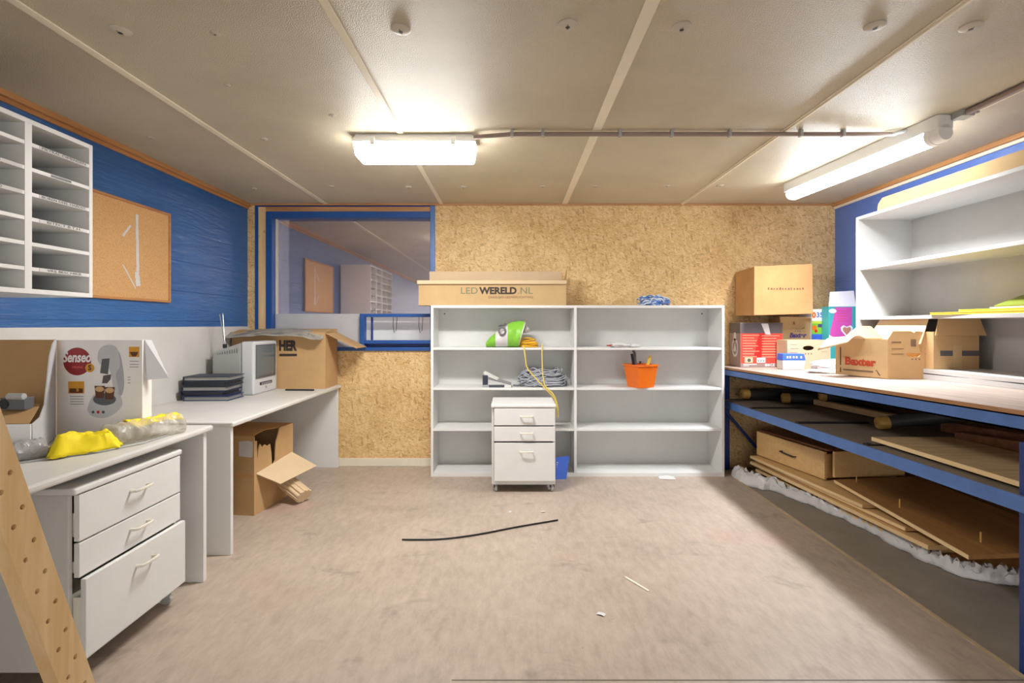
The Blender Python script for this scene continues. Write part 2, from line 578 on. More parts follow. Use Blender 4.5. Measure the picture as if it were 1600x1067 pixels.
def nz(p, s, seed=0):
    return noise.noise(Vector(p) * s + Vector((seed * 7.3, seed * 3.1, seed * 5.7)))

def carton(root, w, d, h, m, t=0.005, inner=None, skip=(), closed=False, name='box_body'):
    """open corrugated box in the frame of root: x -w/2..w/2, y 0 (front)..d, z 0..h"""
    b = MB()
    x0, x1 = -w / 2, w / 2
    inner = inner or m
    b.box(x0, x1, 0, d, 0, t, m)
    if 'front' not in skip: b.box(x0, x1, 0, t, t, h, m)
    if 'back' not in skip: b.box(x0, x1, d - t, d, t, h, m)
    if 'left' not in skip: b.box(x0, x0 + t, t, d - t, t, h, m)
    if 'right' not in skip: b.box(x1 - t, x1, t, d - t, t, h, m)
    if closed: b.box(x0, x1, 0, d, h - t, h, m)
    return b.build(name, root)

def flap(root, w, d, h, side, length, angle, m, t=0.004, a=0.0, b_=1.0, taper=0.0):
    """flap hinged at the top edge of a side; angle 0 upright, 90 level outwards, -90 level inwards"""
    ang = R(angle)
    so, co = math.sin(ang) * length, math.cos(ang) * length
    x0, x1 = -w / 2, w / 2
    if side in ('front', 'back'):
        y, s = (0, -1) if side == 'front' else (d, 1)
        xa, xb = x0 + w * a, x0 + w * b_
        p = [(xa, y, h), (xb, y, h), (xb - taper, y + s * so, h + co), (xa + taper, y + s * so, h + co)]
    else:
        x, s = (x0, -1) if side == 'left' else (x1, 1)
        ya, yb = d * a, d * b_
        p = [(x, ya, h), (x, yb, h), (x + s * so, yb - taper, h + co), (x + s * so, ya + taper, h + co)]
    p = [Vector(q) for q in p]
    n = (p[1] - p[0]).cross(p[3] - p[0]).normalized() * t
    M = MB()
    M.hexa(p + [q + n for q in p], m)
    return M.build('flap', root)

# ------------------------------------------------------------------ room
XL, XR, YB, ZC, YN = -2.21, 2.70, 4.28, 2.19, -2.4
YL = -7.0   # the left side of the hall runs on behind the camera

b = MB(); b.box(XL - .1, 1.72, YL, YB + .1, -0.10, 0.0, FLOOR)
struct(b.build('floor'))
b = MB(); b.box(1.72, XR + .1, YN, YB + .1, -0.12, -0.012, CONC)
struct(b.build('floor_concrete'))
b = MB(); b.box(1.700, 1.7205, 1.71, YB - .02, -0.01, 0.0012, PLYEDGE)
struct(b.build('trim_1'))
b = MB(); b.box(-0.2, 1.72, 1.693, 1.699, -0.01, 0.0008, SCUFF)
struct(b.build('trim_2'))
b = MB(); b.box(XL - .1, XR + .1, YN, YB + .1, ZC, ZC + .12, CEIL); b.box(XL - .1, 0.6, YL, YN, ZC, ZC + .12, CEIL)
struct(b.build('ceiling'))
# left wall: blue boards above, white lining below
b = MB(); b.box(XL - .1, XL, YL, YB + .1, 0, ZC, BLUE_WALL)
struct(b.build('wall_left'))
b = MB(); b.box(XL, XL + .018, -1.0, YB - .0, 0.0, 1.165, WHITE_OLD)
struct(b.build('trim_3', bevel=.003))
b = MB(); b.box(XR, XR + .1, YN, YB + .1, 0.84, ZC, BLUE_WALL_R); b.box(XR, XR + .1, YN, YB + .1, -.1, 0.84, BROWNWALL)
struct(b.build('wall_right'))
# back wall with the window opening x -2.06..-0.642, z 0.962..2.128
b = MB()
b.box(-0.642, XR + .1, YB, YB + .1, -.05, ZC, OSB)
b.box(XL - .1, -0.642, YB, YB + .1, -.05, 0.962, OSB)
b.box(XL - .1, -2.155, YB, YB + .1, 0.962, ZC, OSB)
struct(b.build('wall_back'))
b = MB(); b.box(XL + .02, -0.62, YB - .014, YB, 0, 0.066, SKIRT)
struct(b.build('baseboard_back', bevel=.003))
# corner posts beside the window
b = MB(); b.box(-2.155, -2.122, YB + .01, YB + .1, 0.962, ZC, BLUE_FRAME); struct(b.build('trim_4'))
b = MB(); b.box(-2.122, -2.06, YB + .004, YB + .1, 0.962, ZC, PINE); struct(b.build('trim_5'))
b = MB(); b.box(-2.06, -0.642, YB + .004, YB + .1, 2.128, ZC, PINE_X)
b.box(-2.122, -0.642, YB + .0, YB + .012, 2.166, 2.178, BLUE_DARK); struct(b.build('trim_6'))
# cove strips along the ceiling
b = MB(); b.box(XL, XL + .03, YL, YB, ZC - .026, ZC, PINE_Y); b.box(XL, XL + .012, YL, YB, ZC - .046, ZC - .026, PINE_Y); struct(b.build('trim_7', bevel=.002))
b = MB(); b.box(XR - .03, XR, YN, YB, ZC - .026, ZC, PINE_Y); b.box(XR - .012, XR, YN, YB, ZC - .046, ZC - .026, STRIP); struct(b.build('trim_8', bevel=.002))
b = MB(); b.box(XL + .03, XR - .03, YB - .018, YB, ZC - .014, ZC, PINE_X); struct(b.build('trim_9', bevel=.002))
# cover strips of the ceiling panels
for k, (xa, w) in enumerate(((-1.555, .034), (-0.588, .03), (0.4385, .046), (1.417, .026))):
    b = MB(); b.box(xa - w / 2, xa + w / 2, YN, YB - .018, ZC - .006, ZC, STRIP)
    if k == 3:
        b.box(xa - .006, xa + .006, YN, YB - .018, ZC - .014, ZC - .006, STRIP)
    struct(b.build('trim_%d' % (10 + k), bevel=.002))
b = MB(); b.box(2.16, 2.20, YN, 2.44, ZC - .008, ZC, STRIP); struct(b.build('trim_14', bevel=.002))
# room behind the window, in the dark
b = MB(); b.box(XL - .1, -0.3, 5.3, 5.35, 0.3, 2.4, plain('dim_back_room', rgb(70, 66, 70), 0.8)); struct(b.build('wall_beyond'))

# window
win = bpy.data.objects.new('window_1', None); COL.objects.link(win); struct(win); win.location = (0, YB, 0)
b = MB()
b.box(-2.06, -2.005, .0, .09, 0.962, 2.128, BLUE_FRAME)
b.box(-0.684, -0.642, -.006, .09, 0.962, ZC - .015, BLUE_STEEL)
b.box(-2.005, -0.684, .0, .09, 2.074, 2.128, BLUE_FRAME)
b.box(-2.005, -0.684, -.02, .09, 0.962, 0.992, BLUE_FRAME)
b.build('window_frame', win, bevel=.004)
b = MB(); b.box(-2.005, -0.684, .078, .083, 1.272, 2.074, GLASS); b.build('window_pane', win)
b = MB(); b.box(-2.005, -1.995, .062, .076, 1.272, 2.074, SKIRT); b.build('sealing_bead', win)
b = MB(); b.box(-2.005, -1.275, .060, .075, 0.992, 1.272, plain('pale_infill_board', rgb(196, 196, 200), 0.4)); b.build('infill_panel', win)
b = MB()
for x0, x1, z0, z1 in ((-1.275, -1.235, .992, 1.272), (-1.235, -.684, 1.244, 1.272), (-1.235, -.684, 1.02, 1.05)):
    b.box(x0, x1, .0, .07, z0, z1, BLUE_FRAME)
b.box(-1.275, -.684, .055, .10, .992, 1.02, BLUE_DARK)
b.box(-1.20, -1.185, .07, .10, 1.05, 1.244, BLUE_DARK)
b.build('hatch_frame', win, bevel=.003)
b = MB(); b.box(-1.30, -0.642, .20, .22, .94, 1.30, WHITE); b.box(-1.30, -.642, .10, .20, .975, .992, WHITE); b.build('hatch_back', win)
for hx in (-1.0, -0.78):
    b = MB()
    b.tube([(hx - .012, .085, 1.246), (hx - .014, .085, 1.17), (hx - .004, .085, 1.11), (hx + .012, .085, 1.13), (hx + .02, .085, 1.246)], .0025, DARKM, 6)
    b.build('wire_hook', win, smooth=True)

# ------------------------------------------------------------------ lamps and conduit
lamp = thing('ceiling_lamp', 'short boxy fluorescent ceiling lamp with lit white diffuser beside cover strip', 'lamp', (-0.52, 2.70, ZC))
b = MB(); b.hexa([(-.330, -.004, -.045), (.330, -.004, -.045), (.330, .174, -.045), (-.330, .174, -.045), (-.31, .01, 0), (.31, .01, 0), (.31, .16, 0), (-.31, .16, 0)], LAMP_BODY)
b.build('housing', lamp, bevel=.006)
b = MB(); b.hexa([(-.312, .006, -.118), (.312, .006, -.118), (.312, .164, -.118), (-.312, .164, -.118), (-.322, .003, -.047), (.322, .003, -.047), (.322, .167, -.047), (-.322, .167, -.047)], GLOW_SIDE)
b.mats.append(GLOW); b.fm[0] = 1
b.build('diffuser', lamp, bevel=.012)
for x in (-.215, .21):
    b = MB(); b.box(x - .012, x + .012, -.012, -.004, -.066, -.02, LAMP_BODY); b.box(x - .009, x + .009, -.016, -.008, -.064, -.058, METAL); b.build('clip', lamp, bevel=.002)

pa, pb = Vector((1.98, 3.66, 2.105)), Vector((2.085, 2.46, 2.105))
ax = (pb - pa); L = ax.length
tl = thing('tube_lamp', 'long lit tube lamp under the ceiling near the blue right wall', 'lamp', pa, math.atan2(ax.y, ax.x) )
b = MB(); b.box(.0, L, -.042, .042, .016, .085, LAMP_BODY); b.build('housing', tl, bevel=.006)
al = bpy.data.lights.new('tube_light', 'AREA'); al.shape = 'RECTANGLE'; al.size = 1.05; al.size_y = .08; al.energy = SIDE_DOWN; al.spread = R(125); al.color = (0.92, 0.95, 1.0)
ao = bpy.data.objects.new('tube_light', al); COL.objects.link(ao); ao.parent = tl; ao.location = (L / 2 - .03, 0, -.050)
b = MB(); pts = [(.02, 0, 0), (.05, 0, 0), (L - .14, 0, 0)]
b.tube([(.02, 0, 0), (.05, 0, 0), (L - .075, 0, 0)], .046, GLOW2, 20, radii=[.03, .046, .046]); b.build('diffuser', tl, smooth=True)
b = MB(); b.tube([(L - .074, 0, 0), (L - .05, 0, 0), (L - .047, 0, 0), (L - .02, 0, 0), (L, 0, 0)], .048, LAMP_BODY, 20, radii=[.048, .048, .044, .046, .038]); b.build('end_cap', tl, smooth=True)
b = MB(); b.tube([(.0, 0, 0), (.02, 0, 0)], .04, LAMP_BODY, 20, radii=[.025, .036]); b.build('end_cap', tl, smooth=True)

cd = thing('conduit', 'brown grey conduit pipe clipped across the ceiling between the two lamps', 'pipe', (0, 2.66, ZC))
b = MB(); b.tube([(-.20, .02, -.03), (.0, 0, -.022), (1.9, 0, -.022), (1.99, 0, -.022)], .011, CONDUIT, 10); b.build('pipe', cd, smooth=True)
for x in (.0, .16, .56, .83, 1.13, 1.5, 1.72):
    b = MB(); b.box(x - .008, x + .008, -.014, .014, -.036, 0, GREY_P); b.build('clip', cd, bevel=.003)
cb = MB()
cb.tube([(1.97, 2.655, ZC - .022), (2.04, 2.63, ZC - .012), (2.10, 2.56, ZC - .012), (2.14, 2.50, ZC - .012), (2.18, 2.40, ZC - .012)], .008, GREY_P, 8)
cb.tube([(1.97, 2.675, ZC - .022), (2.05, 2.65, ZC - .012), (2.12, 2.57, ZC - .012), (2.16, 2.50, ZC - .012), (2.19, 2.40, ZC - .012)], .006, GREY_P, 8)
tag(cb.build('cable', smooth=True), 'pair of grey cables bending over the end of the tube lamp', 'cable')
cb = MB(); cb.tube([(2.135, 2.44, ZC - .016), (2.14, 1.2, ZC - .016)], .014, CONDUIT, 10)
cb.box(2.11, 2.17, 2.40, 2.46, ZC - .03, ZC, GREY_P)
tag(cb.build('conduit', smooth=True), 'dark conduit pipe running forward from the tube lamp along the ceiling', 'pipe')

# washers screwed into the ceiling
b = MB(); b.tube([(0, 0, 0), (0, 0, -.004), (0, 0, -.010), (0, 0, -.0105), (0, 0, -.006)], .02, WASHER, 18, radii=[.034, .034, .020, .010, .008])
b.cyl((0, 0, -.004), (0, 0, -.0112), .0075, DARKM, 8)
w0 = b.build('ceiling_washer', smooth=True)
tag(w0, 'small round dished washer with a screw, set in the cream ceiling', 'washer', 'screw washers on the ceiling')
def ceil_at(px, py):
    y = 800 * (ZC - 1.176) / (508 - py); return ((px - 800) * y / 800, y, ZC)
first = True
for px, py, s in ((188, 47, 1), (626, 45, 1), (887, 38, 1), (1065, 42, 1), (1367, 40, 1), (1517, 41, 1), (336, 52, .5), (235, 215, .55), (412, 217, .6),
                  (397, 295, .6), (518, 291, .6), (638, 292, .8), (724, 292, .8), (848, 291, .7), (930, 291, .7), (1042, 290, .7), (1125, 290, .8), (355, 133, .4), (519, 180, .5)):
    o = w0 if first else dup(w0)
    first = False
    o.location = ceil_at(px, py); o.scale = (s, s, s)

# ------------------------------------------------------------------ left wall things
def pigeon(yc0, cols, label, labels=None):
    t = thing('pigeonhole_shelf', label, 'shelf', (-1.80, yc0, 1.294))
    D, H, n = .38, .652, 7
    W = .292 * cols
    th = .018
    b = MB(); b.box(-D, 0, -th, 0, 0, H, WHITE); b.build('side_panel', t, bevel=.001)
    b = MB(); b.box(-D, 0, -W, -W + th, 0, H, WHITE); b.build('side_panel', t, bevel=.001)
    b = MB(); b.box(-D, 0, -W + th, -th, H - th, H, WHITE); b.build('top_panel', t, bevel=.001)
    b = MB(); b.box(-D, 0, -W + th, -th, 0, th, WHITE); b.build('bottom_panel', t, bevel=.001)
    b = MB(); b.box(-D, -D + .006, -W + th, -th, th, H - th, WHITE_B); b.build('back_panel', t)
    for c in range(1, cols):
        b = MB(); b.box(-D + .006, 0, -c * .292 - .014, -c * .292 + .014, th, H - th, WHITE); b.build('divider', t)
    for c in range(cols):
        ya = -(c + 1) * .292 + .0145; yb = -c * .292 - (.018 if c == 0 else .0145)
        for k in range(1, n):
            z = k * H / n
            b = MB(); b.box(-D + .006, -.001, ya, yb, z - .007, z + .007, WHITE); s = b.build('shelf', t)
            tx = (labels or {}).get((c, k))
            if tx == '#':
                b = MB(); b.box(0, .001, ya + .08, ya + .17, z - .004, z + .004, PRN_GREY_D); b.build('label_strip', s)
            elif tx:
                b = MB(); b.box(-.001, .0002, ya + .03, yb - .01, z - .0066, z + .0066, PAPER); b.build('label_strip', s)
                lettering(tx, .013, east((.0004, (ya + yb) / 2 + .01, z)), PRN_GREY_D, s, width=.012 * len(tx) if len(tx) < 16 else .20)
    return t
pigeon(2.198, 2, 'white pigeonhole shelf with lettered strips hung on the blue wall beside the corkboard',
       {(0, 6): 'METRAL-DIMENSIEN', (0, 5): '#', (0, 4): 'BOREN DEEL HARDST', (0, 3): 'BITECT B.T.H.', (0, 1): 'VRIJ BESCHIKB', (1, 5): 'UUREN', (1, 4): 'BEWARD'})
pigeon(1.608, 2, 'white pigeonhole shelf on the blue wall, mirrored small in the window glass')

ck = thing('corkboard', 'cork pinboard in a thin wooden frame with pale glue streaks on blue wall', 'board', (XL, 2.42, 1.32))
b = MB(); b.box(.0, .012, .012, .858, .012, .558, CORK); b.build('cork_panel', ck)
b = MB()
for y0, y1, z0, z1 in ((0, .87, 0, .014), (0, .87, .556, .57), (0, .014, .014, .556), (.856, .87, .014, .556)):
    b.box(0, .020, y0, y1, z0, z1, PINE_Y)
b.build('wooden_frame', ck, bevel=.002)
b = MB()
def streak(y0, z0, y1, z1, w):
    d = Vector((y1 - y0, z1 - z0)); L = d.length; M = frame((.0122, y0, z0), (0, d.x, d.y), (0, -d.y, d.x))
    n = 10
    pts = [(L * i / n, w / 2 * (1 + .5 * nz((i, y0, 0), .9, 1))) for i in range(n + 1)]
    pts += [(L * i / n, -w / 2 * (1 + .5 * nz((i, z0, 3), .9, 2))) for i in range(n, -1, -1)]
    pts.reverse()
    b.prism(pts, 0, .0008, PAPER, M)
streak(.585, .17, .580, .505, .022); streak(.588, .085, .579, .168, .036); streak(.47, .36, .53, .43, .014); streak(.47, .20, .57, .07, .008)
b.build('glue_streak', ck)

# ------------------------------------------------------------------ desks
def desk(name, label, y0, y1, xf, zt, th, legs, over=.0):
    t = thing(name, label, 'desk', (XL + .02, y0, 0))
    D = xf - (XL + .02); W = y1 - y0
    b = MB(); b.box(0, D, 0, W, zt - th, zt, WHITE_OLD); b.build('desktop', t, bevel=.008)
    for ly in legs:
        b = MB(); b.box(.02, D - .02, ly - y0 - .012, ly - y0 + .012, 0, zt - th, WHITE); b.build('leg_panel', t, bevel=.002)
    b = MB(); b.box(.02, .035, .03, W - .03, zt - .32, zt - th, WHITE_B); b.build('back_rail', t)
    return t
ZA, ZB2 = .712, .682
desk('writing_desk', 'white desk with yellow cloth on top, drawer cabinet under it', .55, 2.385, -1.39, ZA, .026, (.62, 2.352))
desk('writing_desk', 'white desk against the back corner carrying the television and folders', 2.60, 4.255, -1.417, ZB2, .026, (2.628, 4.235))

def bow_handle(parent, M, w=.085, d=.028):
    b = MB(); b.tube([(-w / 2, 0, 0), (-w / 2, .002, d * .8), (-w / 2 + .01, .003, d), (w / 2 - .01, .003, d), (w / 2, .002, d * .8), (w / 2, 0, 0)], .0058, CREAM, 8, M=M)
    return b.build('handle', parent, smooth=True)

def pedestal(label, loc, rotz, w, d, h, splits, pull, off, hz):
    """drawer cabinet on casters, front at local y = 0 looking to -y"""
    t = thing('drawer_cabinet', label, 'cabinet', loc, rotz)
    zc = .055
    b = MB()
    b.box(-w / 2, -w / 2 + .016, 0.002, d, zc, h - .022, WHITE_OLD); b.box(w / 2 - .016, w / 2, 0.002, d, zc, h - .022, WHITE_OLD)
    b.box(-w / 2 + .016, w / 2 - .016, d - .012, d, zc, h - .022, WHITE_OLD); b.box(-w / 2 + .016, w / 2 - .016, 0.012, d - .012, zc, zc + .03, WHITE_OLD)
    b.build('carcass', t, bevel=.002)
    b = MB(); b.box(-w / 2 - .004, w / 2 + .004, -.022, d, h - .022, h, WHITE); b.build('top_panel', t, bevel=.006)
    b = MB(); b.box(-w / 2 + .016, w / 2 - .016, .0, .012, zc, splits[-1][0] - .003, WHITE_B); b.build('plinth', t, bevel=.001)
    for i, (z0, z1) in enumerate(splits):
        p = pull[i]; o = off
        b = MB(); b.box(-w / 2 + .018, w / 2 - .004, -.018 - p, -p, z0, z1, WHITE)
        dr = b.build('drawer', t, bevel=.002)
        b = MB(); b.box(-w / 2 + .02, w / 2 - .02, -p + .0005, d - .04 - p * .5, z0 + .015, max(z0 + .05, z1 - .06), CREAM); b.build('drawer_box', dr)
        bow_handle(dr, frame((0.02, -.018 - p, z0 + (z1 - z0) * hz[i]), (1, 0, 0), (0, 0, 1)))
    for cx in (-w / 2 + .03, w / 2 - .02):
        for cy in (.03, d - .04):
            b = MB()
            b.cyl((cx - .009, cy, .022), (cx + .009, cy, .022), .022, GREY_P, 16); b.cyl((cx - .016, cy + .012, .035), (cx + .016, cy + .012, .035), .012, DARKM, 10)
            b.cyl((cx, cy, .03), (cx, cy, zc), .007, METAL, 8)
            b.build('caster', t, smooth=True)
    return t
pedestal('white three drawer cabinet on casters with lowest drawer ajar, under the desk', (-1.428, 1.915, 0), R(90), .53, .5, .648,
         [(.470, .622), (.352, .464), (.088, .348)], [0, 0, .022], 0, (.60, .60, .76))
pedestal('white three drawer cabinet on casters standing before the open bookcase', (.081, 3.60, 0), 0, .448, .355, .62,
         [(.475, .594), (.363, .466), (.085, .352)], [0, 0, 0], 0, (.52, .55, .77))

# ------------------------------------------------------------------ on the near desk
# printed carton with the coffee machine
SW, SD, SH = .3555, .055, .402
sb = thing('coffee_machine_box', 'white printed carton showing a grey coffee machine and red disc on near desk', 'box', (-1.7085, 2.12, ZA))
b = MB(); b.box(-SW / 2, SW / 2, 0, SD, 0, SH, BOX_WHITE); b.box(-SW / 2 - .0008, -SW / 2, .002, SD - .002, .002, SH - .002, BOX_SIDE); b.build('box_body', sb, bevel=.002)
b = MB()
b.hexa([(SW / 2, .01, SH), (SW / 2, .05, SH), (SW / 2 + .062, .07, SH - .165), (SW / 2 + .01, .01, SH - .165), (SW / 2 + .003, .01, SH), (SW / 2 + .003, .05, SH), (SW / 2 + .065, .07, SH - .165), (SW / 2 + .013, .01, SH - .165)], BOX_SIDE)
b.build('flap', sb)
def sx(px): return (px - 155.5) * 2.12 / 800
def sz(py): return (682 - py) * 2.12 / 800 + .001
F = front((0, -.0004, 0))
cx, cz = sx(121), sz(564)
def printed(name, parent, *shapes):
    bb = MB()
    for poly, h0, h1, mm in shapes:
        bb.prism(poly, h0, h1, mm, F)
    return bb.build(name, parent)
def pxbox(x0, y0, x1, y1): return [(sx(x0), sz(y1)), (sx(x1), sz(y1)), (sx(x1), sz(y0)), (sx(x0), sz(y0))]
printed('printed_disc', sb, (circle(cx, cz, .0575), 0, .0006, MAROON))
printed('printed_badge', sb, (circle(sx(141), sz(574), .0185), .0006, .0011, AMBER))
printed('printed_cup_picture', sb, (pxbox(107, 595, 132, 614), 0, .0006, AMBER), (pxbox(109, 606, 130, 613), .0006, .001, COFFEE))
printed('printed_cup_picture', sb, (pxbox(202, 541, 218, 557), 0, .0006, AMBER), ([(sx(207), sz(556)), (sx(213), sz(556)), (sx(217), sz(549)), (sx(203), sz(549))], .0006, .001, COFFEE))
for x0, x1, yy in [(203, 217, q) for q in (563, 568, 572)] + [(110, 131, q) for q in (618, 622, 626, 630)] + [(200, 204, q) for q in (588, 592, 597)]:
    printed('printed_line', sb, (pxbox(x0, yy, x1, yy + 1.2), 0, .0005, PRN_GREY))
b = MB()  # picture of the machine
def smooth2(pts, n=5):
    P = [Vector((x, y, 0)) for x, y in pts]; out = []; L_ = len(P)
    for i in range(L_):
        p0, p1, p2, p3 = P[i - 1], P[i], P[(i + 1) % L_], P[(i + 2) % L_]
        for k in range(n):
            t = k / n
            q = .5 * ((2 * p1) + (p2 - p0) * t + (2 * p0 - 5 * p1 + 4 * p2 - p3) * t * t + (3 * p1 - p0 - 3 * p2 + p3) * t ** 3)
            out.append((q.x, q.y))
    return out
spine = [(176, 548), (186, 549), (191, 565), (194, 588), (194, 604), (190, 617), (184, 613), (178, 590), (172, 572)]
b.prism([(sx(x), sz(y)) for x, y in reversed(smooth2(spine))], 0, .0004, PRN_MID, F)
arm = [(153, 556), (156, 545), (164, 539), (174, 538), (183, 543), (187, 556), (188, 572), (182, 584), (186, 612), (178, 606), (174, 585), (170, 574), (160, 571), (154, 564)]
b.prism([(sx(x), sz(y)) for x, y in reversed(smooth2(arm))], .0004, .0007, PRN_LIGHT, F)
base = [(138, 634), (144, 620), (152, 613), (168, 609), (184, 613), (191, 624), (190, 634), (180, 645), (164, 652), (146, 650), (138, 642)]
b.prism([(sx(x), sz(y)) for x, y in reversed(smooth2(base))], 0, .0009, PRN_LIGHT, F)
b.prism(circle(sx(164), sz(623), .05, sy=.5, sx=.95), .0009, .0013, PRN_GREY_D, F)
b.prism([(sx(x), sz(y)) for x, y in ((157, 582), (160, 560), (172, 559), (169, 584))], .0006, .0011, PRN_GREY_D, F)
b.prism([(sx(x), sz(y)) for x, y in ((160, 598), (162, 586), (174, 584), (173, 592), (168, 598))], .0006, .0011, CHAR, F)
for ux, uy in ((156.5, 612), (172, 614)):
    b.prism([(sx(ux + dx), sz(uy + dy)) for dx, dy in ((-8, -10), (8, -10), (6, 9), (-6, 9))][::-1], .0013, .0017, COFFEE, F)
    b.prism(circle(sx(ux), sz(uy - 5), .018, sy=.62), .0017, .002, plain('latte_print', rgb(214, 176, 128), .5) if 'latte_print' not in MATS else MATS['latte_print'], F)
for ux, mm in ((146, CHAR), (154, RED_D), (162, CHAR)):
    b.prism(circle(sx(ux), sz(643), .006), .0009, .0013, mm, F)
b.build('machine_picture', sb)
lettering('Senseo', .058, front((sx(121), -.0012, sz(558))), BOX_WHITE, sb, bold=.0016, width=.118, shear=.2)
lettering('ORIGINAL', .014, front((sx(122), -.0012, sz(573))), plain('salmon_print', rgb(228, 110, 104), .5), sb, width=.045)
lettering('S', .03, front((sx(141), -.0016, sz(574))), COFFEE, sb, bold=.001)
lettering('S', .022, front((sx(122), -.0016, sz(608))), AMBER, sb, bold=.001)

# opened carton left of it
pb_ = thing('open_carton', 'opened white carton with brown inside and blue lettering beside the coffee machine carton', 'box', (-1.69, 1.80, ZA + .0045))
A0, A1 = Vector((0, 0, 0)), Vector((-.185, .30, 0))       # right side, front to back
Wv = Vector((-.33, -.02, 0)); n_ = (A1 - A0).normalized(); LA = (A1 - A0).length
b = MB()
def quad(p, m, t):
    p = [Vector(q) for q in p]; nn = (p[1] - p[0]).cross(p[3] - p[0]).normalized() * t
    b.hexa(p + [q + nn for q in p], m)
up = lambda p, z: (p.x, p.y, z)
b.prism([(0, 0), (LA, 0), (LA, .404), (LA * .86, .385), (LA * .705, .336), (LA * .48, .155), (LA * .3, .12), (0, .112)], 0, .004, BOX_SIDE, frame((0, 0, 0), n_, (0, 0, 1)))
quad([up(A0 + Wv, 0), up(A0, 0), up(A0, .112), up(A0 + Wv, .112)], BOX_WHITE, .004)
quad([up(A1 + Wv * .93, 0), up(A1, 0), up(A1, .40), up(A1 + Wv * .93, .40)], CARD_IN, .004)
quad([up(A0, 0), up(A0 + Wv, 0), up(A1 + Wv * .93, 0), up(A1, 0)], CARD_IN, .004)
b.build('box_body', pb_)
b = MB(); b.hexa([(-.32, .012, .108), (-.02, .012, .108), (-.115, .16, .155), (-.33, .16, .155), (-.32, .012, .112), (-.02, .012, .112), (-.115, .16, .159), (-.33, .16, .159)], CARD_IN)
b.build('flap', pb_)
lettering('PHILIPS', .026, frame((-.073, -.0046, .084), (-Wv).normalized(), (0, 0, 1)), BLUE_P, pb_, bold=.001, width=.078)
b = MB(); b.box(-.09, .0, -.02, .02, 0, .045, PRN_GREY_D); b.cyl((-.075, -.024, .022), (-.075, -.02, .022), .018, BLACK, 14); b.cyl((-.06, -.02, .05), (.0, -.02, .05), .012, GREY_P, 12)
tag(b.build('coffee_machine_part', loc=(-1.805, 1.915, ZA + .150), bevel=.004), 'dark grey plastic machine part lying inside the opened carton', 'appliance part')

def lump_fn(c, r, seed, amp=.25, freq=2.2, fold=0.0, flat=True):
    c = Vector(c)
    def fn(d):
        k = 1 + amp * nz(d, freq, seed) + amp * .5 * nz(d, freq * 2.7, seed + 1)
        if fold:
            k += fold * abs(nz(d, freq * 2.0, seed + 2))
        p = Vector((d.x * r[0] * k, d.y * r[1] * k, d.z * r[2] * k))
        if flat and p.z < -r[2] * .8:
            p.z = -r[2] * .8
        return c + p
    return fn

# crinkled grey plastic roll, yellow cloth and clear bag along the desk edge
def edge_roll(p0, p1, r, amp, m, seed, z, nseg=46, nr=22, rz=.8, taper=0.0):
    p0, p1 = Vector(p0), Vector(p1); d = (p1 - p0); L = d.length; d.normalize(); s = Vector((-d.y, d.x, 0))
    vs, fs = [], []
    for i in range(nseg + 1):
        u = i / nseg
        e = min(1, math.sin(math.pi * min(max(u, .001), .999)) * 3.2) ** .5
        for k in range(nr):
            a = 2 * math.pi * k / nr
            q = (math.cos(a), math.sin(a))
            n1 = nz((u * L * 26, q[0] * 1.2, q[1] * 1.2), 1.0, seed) + .5 * nz((u * L * 60, q[0] * 2, q[1] * 2), 1.0, seed + 3)
            rr = r * (1 - taper * u) * e * (1 + amp * n1)
            P = p0 + d * (u * L) + s * (q[0] * rr)
            h = max(0.001, (q[1] + .78) * rr * rz)
            vs.append((P.x, P.y, z + h))
    for i in range(nseg):
        for k in range(nr):
            l = (k + 1) % nr
            fs.append((i * nr + k, (i + 1) * nr + k, (i + 1) * nr + l, i * nr + l))
    fs.append(tuple(range(nr))); fs.append(tuple(reversed(range(nseg * nr, (nseg + 1) * nr))))
    bb = MB(); bb.add(vs, fs, m)
    return bb
o = edge_roll((-1.735, 1.70, 0), (-1.655, 1.83, 0), .042, .35, BUBBLE, 3, ZA).build('plastic_wrap', smooth=True)
tag(o, 'crumpled grey see-through plastic wrap on near desk beside yellow cloth', 'plastic wrap')
yc = MB()
def cloth(u, v):
    base = Vector((-1.635, 1.80, 0)) + Vector((.125, .165, 0)) * u + Vector((-.045, .045, 0)) * (v - .5) * 2
    e = min(u, 1 - u, v, 1 - v) * 5
    h = .064 * min(1, e) * (1 - .15 * u) + .018 * nz((u * 5, v * 5, 0), 1, 4) * min(1, e + .2) + .010 * abs(nz((u * 13, v * 11, 2), 1, 9))
    base += Vector((nz((u * 4, v * 4, 7), 1, 5), nz((u * 4, v * 4, 9), 1, 6), 0)) * .02
    return (base.x, base.y, ZA + .004 + max(0.0, h))
yc.grid(cloth, 40, 26, YELLOW)
tag(yc.build('yellow_cloth', smooth=True, solid=.002), 'folded bright yellow cloth at the front edge of the near desk', 'cloth')
cbg = thing('plastic_bag', 'clear crinkled plastic bag with yellow cloth inside on near desk', 'bag', (0, 0, 0))
edge_roll((-1.56, 1.93, 0), (-1.44, 2.25, 0), .058, .22, CLEAR, 11, ZA + .001, rz=.82).build('bag_film', cbg, smooth=True)
def cloth2(u, v):
    base = Vector((-1.525, 2.02, 0)) + Vector((.07, .20, 0)) * u + Vector((-.04, .012, 0)) * (v - .5) * 2
    h = .066 + .02 * math.sin(v * 3.14) + .012 * nz((u * 6, v * 4, 0), 1, 14)
    return (base.x, base.y, ZA + h)
b = MB(); b.grid(cloth2, 30, 12, YELLOW); b.build('yellow_lining', cbg, smooth=True, solid=.002)
b = MB(); b.tube([(-1.66, 1.70, ZA + .004), (-1.50, 1.86, ZA + .004), (-1.44, 2.0, ZA + .004), (-1.44, 2.14, ZA + .004)], .003, GREY_P, 6)
tag(b.build('thin_cable', smooth=True), 'thin grey cord lying along the front of near desk', 'cable')

